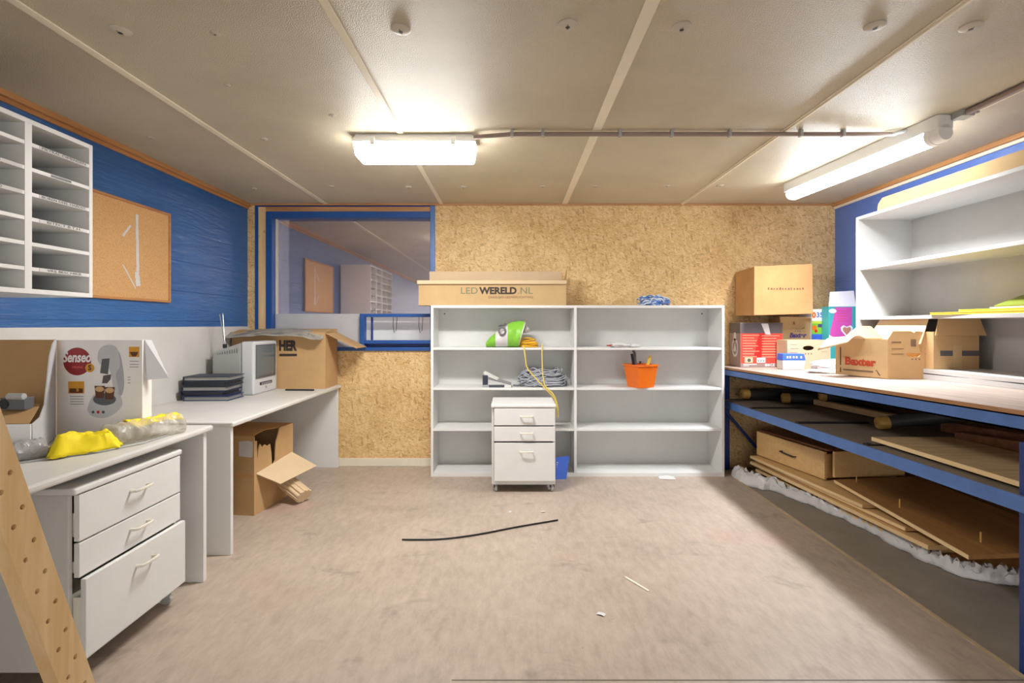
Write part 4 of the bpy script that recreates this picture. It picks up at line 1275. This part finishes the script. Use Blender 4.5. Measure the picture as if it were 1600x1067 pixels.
wallp(b, c1, c2, .005, .225, .005, CARD); wallp(b, c2, c3, .005, .225, .005, CARD); wallp(b, c3, c0, .005, .225, .005, CARD_G)
b.build('box_body', xb)
hole = [(.105, .135), (.125, .125), (.175, .125), (.188, .137), (.183, .146), (.12, .146), (.108, .15)]
holed([(0, .005), (.28, .005), (.28, .235), (.27, .262), (.16, .272), (.15, .262), (.13, .272), (.03, .272), (0, .225)], [hole], .005, front((-.14, .0025, 0)), CARD, 'front_panel', xb)
ld = (c0 - c3).normalized()
LM = frame((c3.x, c3.y, 0), (ld.x, ld.y, 0), (0, 0, 1))
lettering('Baxter', .062, LM @ Matrix.Translation((.155, .085, .0006)), RED_INK, xb, bold=.003, width=.185)
b = MB(); b.box(.03, .036, .06, .17, .0003, .001, INK, LM); b.box(.03, .036, .015, .045, .0003, .001, INK, LM); b.box(.05, .23, .028, .038, .0003, .001, INK_SOFT, LM)
b.prism([(.245, .045), (.25, .045), (.272, .014), (.266, .014)], .0003, .001, INK, LM)
FM = front((-.14, -.0004, 0))
b.box(.02, .075, .205, .212, 0, .0007, INK_SOFT, FM); b.box(.13, .16, .185, .225, 0, .0007, INK_SOFT, FM); b.box(.02, .09, .17, .173, 0, .0007, INK_SOFT, FM); b.box(.21, .27, .17, .173, 0, .0007, INK_SOFT, FM); b.box(.02, .09, .14, .143, 0, .0007, INK_SOFT, FM); b.box(.21, .27, .14, .143, 0, .0007, INK_SOFT, FM)
for k in range(3): b.box(.135 + k * .02, .143 + k * .02, .108, .115, 0, .0007, INK_SOFT, FM)
b.build('print', xb)
b = MB()
p = [(c3.x, c3.y, .225), (c0.x - .045, c0.y + .12, .225), (c0.x - .19, c0.y + .06, .205), (c3.x - .135, c3.y - .04, .15)]
b.grid(lambda u, v: (Vector(p[0]) * (1 - u) + Vector(p[1]) * u) * (1 - v) + (Vector(p[3]) * (1 - u) + Vector(p[2]) * u) * v + Vector((0, 0, .03 * math.sin(v * 3.1))), 10, 10, CARD_L)
b.build('flap', xb, smooth=True, solid=.004)
b = MB()
p2 = [(c0.x - .02, c0.y + .06, .225), (c0.x - .01, c0.y + .02, .225), (c0.x - .07, c0.y - .03, .175), (c0.x - .14, c0.y + .10, .185)]
b.grid(lambda u, v: (Vector(p2[0]) * (1 - u) + Vector(p2[1]) * u) * (1 - v) + (Vector(p2[3]) * (1 - u) + Vector(p2[2]) * u) * v, 6, 6, BOX_WHITE)
b.build('flap', xb, smooth=True, solid=.004) if False else None
b = MB(); b.hexa([(.05, .30, .225), (-.20, .29, .225), (-.10, .31, .30), (-.02, .31, .30), (.05, .304, .225), (-.20, .294, .225), (-.10, .314, .30), (-.02, .314, .30)], CARD_L); b.build('flap', xb)

# red and black appliance carton
rb = thing('red_carton', 'red and charcoal printed carton at the far end of the workbench', 'box', (1.975, 4.05, zb(4.1) + .001))
RW, RH, RD = .335, .352, .205
b = MB(); b.box(-RW / 2, RW / 2, 0, RD, 0, RH, TAUPE); b.build('box_body', rb, bevel=.002)
b = MB(); F = front((0, -.0003, 0))
b.box(-RW / 2 + .002, RW / 2 - .003, .005, RH - .085, 0, .0005, RED, F); b.box(-RW / 2 + .002, RW / 2 - .003, RH - .085, RH - .003, 0, .0005, CHAR, F); b.box(-RW / 2 + .002, RW / 2 - .003, .002, .03, .0004, .0008, TAUPE, F)
b.prism([(-.065, .08), (.0, .08), (.02, .27), (-.02, .27)], .0005, .0008, RED_D, F)
for k in range(9):
    z = .25 - k * .021
    w1, w2 = (.13, .14) if k % 2 == 0 else (.10, .11)
    b.box(-.15, -.15 + w1 - .01 * (k % 3), z, z + .004, .0008, .0012, CARD_L, F); b.box(.0, w2 + .005 * (k % 3), z - .004, z, .0008, .0012, CARD_L, F)
b.box(-.135, -.07, .035, .078, .0008, .0012, CARD_L, F); b.prism(circle(-.10, .055, .014), .0012, .0015, CHAR, F); b.box(-.04, .03, .035, .075, .0008, .0012, PAPER, F)
for q in (-.025, -.005, .015): b.prism(circle(q, .05, .005), .0012, .0015, CHAR, F)
b.box(-.145, -.04, .019, .026, .0008, .0012, PAPER, F); b.box(-.145, -.10, .008, .014, .0008, .0012, PAPER, F)
b.build('printed_front', rb)
lettering('CE', .03, front((.085, -.0012, .017)), PAPER, rb, bold=.0006)
b = MB(); b.prism(circle(.125, .017, .011), .0008, .0012, PAPER, F); b.prism(circle(.035, .017, .011), .0008, .0012, PAPER, F); b.prism(circle(.055, .017, .009), .0012, .0014, PAPER, F); b.build('printed_mark', rb)
b = MB(); b.hexa([(-.005, -.001, .345), (.05, -.001, .345), (.07, -.001, .255), (.03, -.001, .26), (-.005, -.0022, .345), (.05, -.0022, .345), (.07, -.0022, .255), (.03, -.0022, .26)], PAPER); b.build('label', rb)
b = MB(); Wm = west((-RW / 2 - .0003, 0, 0)); b.box(-RD + .003, -.003, RH - .085, RH - .003, 0, .0005, CHAR, Wm)
b.prism(circle(-.10, .15, .075, sx=.75), 0.0, .0006, PAPER, Wm); b.prism(circle(-.10, .15, .055, sx=.75), .0006, .001, TAUPE, Wm); b.prism([(-.13, .12), (-.07, .12), (-.10, .19)], .001, .0014, PAPER, Wm); b.prism(circle(-.10, .24, .035, sx=.75), 0, .0006, PAPER, Wm)
b.build('printed_side', rb)

# tall cartons behind
tbx = thing('tall_carton', 'tall pale carton with purple lettering and hand hole behind the low carton', 'box', (2.265, 4.10, zb(4.1) + .001))
TW, TD, TH = .235, .165, .40
b = MB(); b.box(-TW / 2, TW / 2, .006, TD, 0, TH, CARD_G); b.build('box_body', tbx, bevel=.002)
arch = [(-.045, .275)] + [(.045 * math.cos(R(180 + a)), .275 - .018 * math.sin(R(a))) for a in range(15, 180, 15)] + [(.045, .275)]
holed([(-TW / 2, 0), (TW / 2, 0), (TW / 2, TH), (-TW / 2, TH)], [[(-.025, .308), (-.015, .300), (.065, .300), (.075, .308), (.075, .316), (-.025, .316)]], .005, front((0, .0025, 0)), CARD_G, 'front_panel', tbx)
lettering('Baxter', .05, front((.026, -.0004, .250)), PURPLE_INK, tbx, bold=.0026, width=.135, shear=.15)
b = MB(); b.hexa([(-TW / 2, -.02, TH - .004), (TW / 2, -.045, TH - .012), (TW / 2, .02, TH + .001), (-TW / 2, .02, TH + .001), (-TW / 2, -.02, TH), (TW / 2, -.045, TH - .008), (TW / 2, .02, TH + .005), (-TW / 2, .02, TH + .005)], CARD_L); b.build('flap', tbx)
b = MB(); F = front((0, -.0004, 0)); b.prism([(-.02, .33), (-.012, .36), (-.008, .365), (-.004, .36), (.004, .33), (-.004, .34), (-.012, .34)], 0, .0006, INK_SOFT, F)
for k in range(3): b.prism([(.0 + k * .018, .28), (.008 + k * .018, .28), (.004 + k * .018, .292)], 0, .0006, PURPLE_INK, F)
b.build('print', tbx)
lbx = thing('low_carton', 'low pale carton with an oval hand hole in front of the tall carton', 'box', (2.245, 3.87, zb(3.9) + .001))
QW, QD, QH = .325, .16, .215
b = MB()
b.box(-QW / 2, QW / 2, 0.006, QD, 0, .004, CARD_L); b.box(-QW / 2, QW / 2, QD - .005, QD, .004, QH, CARD_L); b.box(-QW / 2, -QW / 2 + .005, .006, QD - .005, .004, QH, CARD_L); b.box(QW / 2 - .005, QW / 2, .006, QD - .005, .004, QH, CARD_L); b.box(-QW / 2 + .005, QW / 2 - .005, .006, QD - .005, QH - .006, QH - .001, CARD_L)
b.build('box_body', lbx)
holed([(-QW / 2, 0), (QW / 2, 0), (QW / 2, QH), (-QW / 2, QH)], [circle(-.005, .155, .042, 24, 1, .42)], .005, front((0, .0025, 0)), CARD_L, 'front_panel', lbx)
F = front((0, -.0004, 0))
for x0, x1, z in ((-.14, -.09, .18), (-.14, -.08, .15), (-.14, -.09, .12), (.09, .14, .18), (.09, .15, .155), (.09, .14, .125)):
    b = MB(); b.box(x0, x1, z, z + .002, 0, .0006, INK_SOFT, F); b.build('printed_line', lbx)
for k in range(3):
    b = MB(); b.box(-.03 + k * .022, -.024 + k * .022, .105, .118, 0, .0006, INK_SOFT, F); b.build('printed_mark', lbx)
# top box
ob = thing('mottled_box', 'orange brown cardboard box on top of the cartons against chipboard wall', 'box', (2.083, 3.93, 1.2515))
b = MB(); b.hexa([(-.225, 0, 0), (.228, .0, .012), (.228, .33, .012), (-.225, .33, 0), (-.223, 0, .375), (.225, .0, .395), (.225, .33, .395), (-.223, .33, .365)], CARD_O); b.build('box_body', ob, bevel=.003)
for k in range(13):
    w_ = (.010, .014, .008)[k % 3]
    b = MB(); b.box(-.12 + k * .022, -.12 + k * .022 + w_, .198, .210 if k % 4 else .214, 0, .0008, INK_SOFT, front((0, -.0022, 0))); b.build('printed_mark', ob)

# blue and white tub
sm = thing('blue_white_carton', 'small blue and white carton on the workbench beside the red carton', 'box', (2.068, 3.755, zb(3.76) + .001))
b = MB(); b.hexa([(-.08, 0, 0), (.075, 0, 0), (.075, .08, 0), (-.08, .08, 0), (-.084, -.003, .066), (.084, -.003, .066), (.084, .083, .066), (-.084, .083, .066)], PAPER); b.build('box_body', sm, bevel=.003)
b = MB(); b.hexa([(-.085, -.004, .0665), (.085, -.004, .0665), (.085, .084, .0665), (-.085, .084, .0665), (-.08, 0, .115), (.075, 0, .115), (.075, .08, .115), (-.08, .08, .115)], BLUE_P); b.build('lid', sm, bevel=.003)
b = MB()
for x in (-.055, -.035, -.01, .012, .045): b.box(x, x + .012, -.0042, -.0028, .082, .098, PAPER)
b.build('print', sm)

# plastic film heap on the bench
b = MB(); b.ball(lump_fn((0, 0, .035), (.13, .07, .042), 41, .3, 2.4, .25), 36, 18, FILM)
tag(b.build('plastic_film', loc=(2.25, 3.60, zb(3.6)), smooth=True), 'crumpled white plastic film on the workbench before the low carton', 'plastic film')
b = MB(); b.ball(lump_fn((0, 0, .012), (.13, .08, .014), 43, .3, 2.4, .25), 36, 14, PAPER)
tag(b.build('crumpled_paper', loc=(2.12, 3.42, zb(3.42)), smooth=True), 'flat crumpled white paper near the front edge of the workbench', 'paper')

# two toy boxes
tg = thing('toy_box', 'narrow green, yellow and blue printed game box beside the pink box', 'box', (2.437, 4.08, zb(4.08) + .001))
b = MB(); b.box(-.05, .042, 0, .18, 0, .46, BOX_WHITE); b.build('box_body', tg, bevel=.002)
b = MB(); F = front((0, -.0004, 0))
b.box(-.05, .042, .26, .36, 0, .0006, GREEN_P, F); b.box(-.05, .042, .345, .365, .0006, .0009, LIME, F); b.box(-.05, .042, .18, .26, 0, .0006, BLUE_P, F); b.prism(circle(-.028, .31, .02), .0006, .001, ORANGE, F); b.prism(circle(-.015, .285, .012), .001, .0014, RED_D, F); b.box(.0, .035, .315, .34, .0006, .001, PURPLE_INK, F); b.box(-.03, .02, .2, .212, .0006, .001, PAPER, F)
b.build('printed_front', tg)
lettering('0', .06, front((-.032, -.0006, .41)), ORANGE, tg, bold=.003)
lettering('35', .055, front((.015, -.0006, .412)), BLUE_P, tg, bold=.001)
tp = thing('toy_box', 'pink and teal printed toy box with a white hanging tab', 'box', (2.575, 3.985, zb(4) + .001))
b = MB(); b.box(-.11, .108, 0, .09, 0, .475, TEAL); b.build('box_body', tp, bevel=.002)
b = MB(); b.hexa([(-.108, 0, .475), (.105, 0, .475), (.105, .008, .475), (-.108, .008, .475), (-.085, .02, .59), (.10, .02, .60), (.10, .028, .60), (-.085, .028, .59)], BOX_WHITE); b.build('hanging_tab', tp, bevel=.002)
b = MB()
b.prism([(-.06, .47), (.07, .47), (.07, .22), (-.105, .22), (-.095, .30), (-.075, .38)], 0, .0006, PINK, F)
b.prism([(-.108, .20), (-.108, .255), (-.05, .225), (.01, .22), (.07, .24), (.07, .20)], .0006, .001, BOX_WHITE, F)
heart = [(0, -.055), (-.045, .0), (-.05, .03), (-.03, .05), (0, .035), (.03, .05), (.05, .03), (.045, .0)]
b.prism([(x * .95 + .03, z * .9 + .285) for x, z in reversed(heart)], .0010, .0014, BOX_WHITE, F)
b.prism([(x * .65 + .03, z * .62 + .287) for x, z in reversed(heart)], .0014, .0018, plain('skin_tone_print', rgb(196, 140, 110), .5), F)
for k in range(5): b.box(-.045, .04 - .012 * (k % 2), .44 - k * .02, .443 - k * .02, .0006, .001, RED, F)
b.prism(circle(-.08, .44, .025, sx=1.2, sy=.7), .0006, .001, BOX_WHITE, F); b.prism(circle(.05, .215, .02), .001, .0014, PINK, F)
b.build('printed_front', tp)

# ------------------------------------------------------------------ under the bench
def roll(p0, p1, r, label):
    p0, p1 = Vector(p0), Vector(p1); d = (p1 - p0)
    t = thing('wrapped_roll', label, 'roll', p0, 0, 'dark rolls on the workbench shelf')
    b = MB(); b.tube([d * .10, d], r, ROLL, 20); b.build('wrapping', t, smooth=True)
    b = MB(); u = d.normalized(); b.tube([(0, 0, 0), u * .006, u * .014, d * .0999], r, CORE, 20, radii=[r * .72, r * .92, r, r]); b.tube([u * -.001, u * .002], r * .25, BENCHEDGE, 12); b.build('wooden_end', t, smooth=True)
roll((1.85, 4.13, .622), (2.42, 4.18, .622), .040, 'dark roll with rough yellow end, farthest back beside the bookcase')
roll((2.09, 3.97, .612), (2.62, 3.82, .612), .038, 'dark wrapped roll with yellow end lying directly on the shelf deck')
roll((2.23, 3.72, .668), (2.64, 3.58, .68), .043, 'dark wrapped roll resting across the pale slat under the bench')
roll((2.055, 2.89, .622), (2.64, 2.76, .715), .036, 'nearest dark wrapped roll with round wooden end on shelf')
def slat(p0, p1, w, h, m, label, name='wood_batten'):
    p0, p1 = Vector(p0), Vector(p1); d = p1 - p0; L = Vector((d.x, d.y, 0)).length
    b = MB(); b.hexa([(0, -w / 2, 0), (L, -w / 2, d.z), (L, w / 2, d.z), (0, w / 2, 0), (0, -w / 2, h), (L, -w / 2, d.z + h), (L, w / 2, d.z + h), (0, w / 2, h)], m)
    o = b.build(name, loc=p0, rotz=math.atan2(d.y, d.x), bevel=.002)
    tag(o, label, 'board')
slat((2.29, 3.85, zs(3.85) + .009), (2.35, 3.0, zs(3.0) + .009), .05, .038, BIRCH_E, 'long pale wooden slat lying under the middle rolls on shelf')
slat((1.99, 4.235, zs(4.2) + .001), (2.56, 4.235, zs(4.2) + .001), .03, .085, REDWOOD, 'board standing on edge at the back of the workbench shelf')
slat((2.26, 2.585, zs(2.58) + .001), (2.46, 1.78, zs(1.8) + .02), .07, .05, REDWOOD, 'reddish board on the workbench shelf behind the plywood sheet')
slat((2.42, 2.85, zs(2.85) + .001), (2.56, 1.90, zs(1.9) + .02), .08, .055, REDWOOD, 'reddish board at the back of workbench shelf near the wall')
b = MB(); b.hexa([(1.775, 1.78, zs(1.78) + .012), (2.19, 1.78, zs(1.78) + .012), (2.19, 2.55, zs(2.55) + .012), (1.795, 2.55, zs(2.55) + .012), (1.775, 1.78, zs(1.78) + .03), (2.19, 1.78, zs(1.78) + .03), (2.19, 2.55, zs(2.55) + .03), (1.795, 2.55, zs(2.55) + .03)], PLYTOP)
b.box(1.776, 1.7795, 1.785, 2.545, zs(2.2) + .008, zs(2.2) + .024, BIRCH_E) if False else None
pw = b.build('plywood_sheet'); tag(pw, 'mottled plywood sheet lying on the workbench shelf near the blue post', 'plywood')
b = MB(); b.hexa([(1.770, 1.78, zs(1.78) + .012), (1.775, 1.78, zs(1.78) + .012), (1.795, 2.55, zs(2.55) + .012), (1.790, 2.55, zs(2.55) + .012), (1.770, 1.78, zs(1.78) + .03), (1.775, 1.78, zs(1.78) + .03), (1.795, 2.55, zs(2.55) + .03), (1.790, 2.55, zs(2.55) + .03)], BIRCH_E); b.build('pale_edge', pw)
for y in (2.49, 1.85):
    b = MB(); b.box(1.82, 2.15, y - .02, y + .02, zs(y) + .0085, zs(y) + .0118, DARKM); b.build('batten', pw) if False else None

# stacked panels on the floor
zf = -.012
stack = [  # far front corner x,y, near front corner x,y, thickness, label
    (2.00, 4.05, 2.17, 2.46, .022, 'lowest and nearest reaching wooden panel of the floor stack'),
    (1.93, 4.05, 2.10, 2.60, .020, 'second panel from the floor, lying on the lowest one'),
    (1.95, 4.02, 2.085, 2.66, .018, 'third panel from the floor in the flat stack'),
    (1.90, 4.08, 2.05, 2.52, .022, 'panel in the middle of the flat floor stack'),
    (1.93, 4.05, 2.06, 2.68, .018, 'narrow edged panel below the drawer box'),
    (1.89, 4.06, 2.02, 2.95, .020, 'uppermost long panel directly under the drawer box'),
]
z = zf + .004
for x0, y0, x1, y1, th, lab in stack:
    b = MB()
    b.hexa([(x1, y1, z), (2.62, y1 + .01, z), (2.62, y0, z), (x0, y0, z), (x1, y1, z + th), (2.62, y1 + .01, z + th), (2.62, y0, z + th), (x0, y0, z + th)], BIRCH)
    o = b.build('wood_board'); tag(o, lab, 'panel', 'wood panels stacked under the workbench')
    b = MB(); b.hexa([(x1 - .003, y1, z + .001), (x1, y1, z + .001), (x0, y0, z + .001), (x0 - .003, y0, z + .001), (x1 - .003, y1, z + th - .001), (x1, y1, z + th - .001), (x0, y0, z + th - .001), (x0 - .003, y0, z + th - .001)], BIRCH_E); b.build('pale_edge', o)
    z += th + .006
ztop = z
lp = thing('furniture_board', 'large brown cabinet panel with dowel pins lying on the panel stack', 'panel', (0, 0, 0))
lz = ztop + .002
b = MB(); P0, P1, P2, P3 = Vector((2.0, 2.24, lz)), Vector((2.62, 2.27, lz + .01)), Vector((2.62, 3.31, lz + .03)), Vector((2.08, 3.30, lz + .01))
b.hexa([P0, P1, P2, P3] + [p + Vector((0, 0, .02)) for p in (P0, P1, P2, P3)], woody('brown_veneer', rgb(160, 112, 64), rgb(182, 132, 80), 'y', bmp=.02)); b.build('panel', lp)
b = MB(); b.hexa([P0 - Vector((.004, 0, -.001)), P0 + Vector((0, 0, .001)), P3 + Vector((0, 0, .001)), P3 - Vector((.004, 0, -.001)), P0 - Vector((.004, 0, -.019)), P0 + Vector((0, 0, .019)), P3 + Vector((0, 0, .019)), P3 - Vector((.004, 0, -.019))], BIRCH_E); b.build('pale_edge', lp)
for px_, py_ in ((2.12, 2.80), (2.16, 2.36), (2.45, 2.42), (2.18, 3.24)):
    b = MB(); b.cyl((px_, py_, lz + .02), (px_, py_, lz + .075), .0035, CORE, 8); b.build('dowel_pin', lp, smooth=True)
# drawer box
dx = thing('drawer_box', 'birch drawer box with a bow handle lying on the panels under workbench', 'drawer', (1.945, 4.07, ztop + .001), math.atan2(3.40 - 4.07, 2.075 - 1.945))
DL = math.hypot(.13, .67)
b = MB(); b.box(0, DL, 0, .018, 0, .185, BIRCH); b.build('drawer_front', dx, bevel=.002)
b = MB(); b.box(.012, DL - .012, .024, .46, .006, .165, BIRCH); b.build('drawer_body', dx)
b = MB(); b.box(.0, DL, .022, .46, .187, .20, REDWOOD); b.build('lid_panel', dx)
b = MB(); b.tube([(DL * .42, 0, .095), (DL * .42, -.022, .095), (DL * .62, -.022, .088), (DL * .62, 0, .088)], .005, DARKM, 8); b.build('handle', dx, smooth=True)
slat((2.11, 3.36, ztop + .03), (2.60, 3.40, ztop + .03), .02, .17, BIRCH, 'pale wooden board standing beside the drawer box under bench', 'wood_board')

# white plastic sheet along the stack
pts = [Vector(p) for p in ((1.80, 4.03, 0), (1.815, 3.82, 0), (1.93, 3.62, 0), (2.0, 3.4, 0), (2.06, 3.18, 0), (2.09, 2.95, 0), (2.10, 2.75, 0), (2.115, 2.58, 0), (2.14, 2.46, 0), (2.24, 2.395, 0), (2.36, 2.36, 0), (2.50, 2.34, 0))]
line = smoothline(pts, 10)
vs, fs = [], []; n = len(line); nw = 14
for i, p in enumerate(line):
    t = (line[min(i + 1, n - 1)] - line[max(i - 1, 0)]).normalized(); s = Vector((-t.y, t.x, 0))
    if s.x > 0: s = -s
    wid = .055 + (.055 if i < 16 else 0) + .03 * nz((i * .25, 0, 0), 1, 51)
    for k in range(nw + 1):
        u = k / nw
        h = .012 + (.055 if i < 18 else .035) * math.sin(u * 3.14) + .05 * abs(nz((i * .6, u * 4, 0), 1, 52)) + .026 * nz((i * 1.3, u * 7, 1), 1, 53)
        q = p + s * ((u - .35) * wid * 1.3) 
        vs.append((q.x, q.y, zf + max(.002, h * min(1, 6 * min(u + .02, 1.02 - u)))))
for i in range(n - 1):
    for k in range(nw):
        a = i * (nw + 1) + k; fs.append((a, a + 1, a + nw + 2, a + nw + 1))
b = MB(); b.add(vs, fs, FILM)
tag(b.build('plastic_sheet', smooth=True, solid=.0015), 'crumpled white plastic sheet trailing along the floor stack under bench', 'plastic sheet')

# ------------------------------------------------------------------ on the floor
b = MB(); b.tube(smoothline([(-.60, 2.795, .006), (-.40, 2.80, .006), (-.20, 2.86, .006), (.03, 2.97, .006), (.275, 3.075, .006)]), .0048, BLACK, 8)
rd = b.build('bent_rod', smooth=True); tag(rd, 'long thin bent black rod lying on the open floor', 'rod')
b = MB(); b.tube([(-.105, 2.912, .006), (-.095, 2.917, .006)], .0075, PAPER, 8); b.build('white_tape', rd)
b = MB(); b.hexa([(0, 0, 0), (.012, 0, 0), (.085, -.125, 0), (.078, -.128, 0), (0, 0, .005), (.012, 0, .005), (.085, -.125, .005), (.078, -.128, .005)], SKIRT)
tag(b.build('wood_splinter', loc=(.522, 2.385, .0005)), 'pale thin wood splinter on the floor', 'splinter')
for x, y, s, a, lab in ((.362, 2.08, 1.0, -30, 'small white paper scrap lying nearest on the open floor'), (-.01, 3.22, .8, 60, 'tiny white paper scrap beside the far end of the rod'), (.195, 3.22, .8, 10, 'tiny pale paper scrap on the floor before the drawer cabinet')):
    b = MB(); b.grid(lambda u, v: ((u - .5) * .034 * s, (v - .5) * .02 * s, .002 + .003 * math.sin(u * 3.1)), 6, 3, PAPER)
    tag(b.build('paper_scrap', loc=(x, y, 0), rotz=R(a), solid=.001), lab, 'paper')
b = MB(); b.grid(lambda u, v: ((u - .5) * .12, (v - .5) * .07, .003 + .012 * math.sin(u * 3.1) * v), 8, 4, PAPER)
tag(b.build('paper_sheet', loc=(1.19, 3.93, 0), rotz=R(-6), solid=.001), 'white paper sheet on the floor at the bookcase foot', 'paper')

# ------------------------------------------------------------------ drilled pine timber at the left
dy_ = -.327
tm = thing('drilled_timber', 'leaning pine timber drilled with two rows of holes before the near desk', 'timber', (-.90, 1.203, 0))
axis = Vector((0, dy_, 1)).normalized(); side = Vector((0, 1, -dy_)).normalized()
TM = frame((0, 0, 0), side, axis)      # local x across (towards +y), local y along the axis, z = +x
Lt = 1.95
w2 = .033
zc_ = lambda s: s
holes = []
k = 0
s = .22
while s < Lt - .06:
    holes.append(circle(.013, s, .005, 12)); holes.append(circle(-.012, s - .024, .005, 12))
    s += .0735
cut = .014
o = holed([(-w2, .0 + w2 * dy_ * -1), (w2, 0 - w2 * dy_ * -1), (w2, Lt), (-w2, Lt)], holes, .03, TM @ Matrix.Translation((0, 0, -.015)), PINE, 'plank', tm)
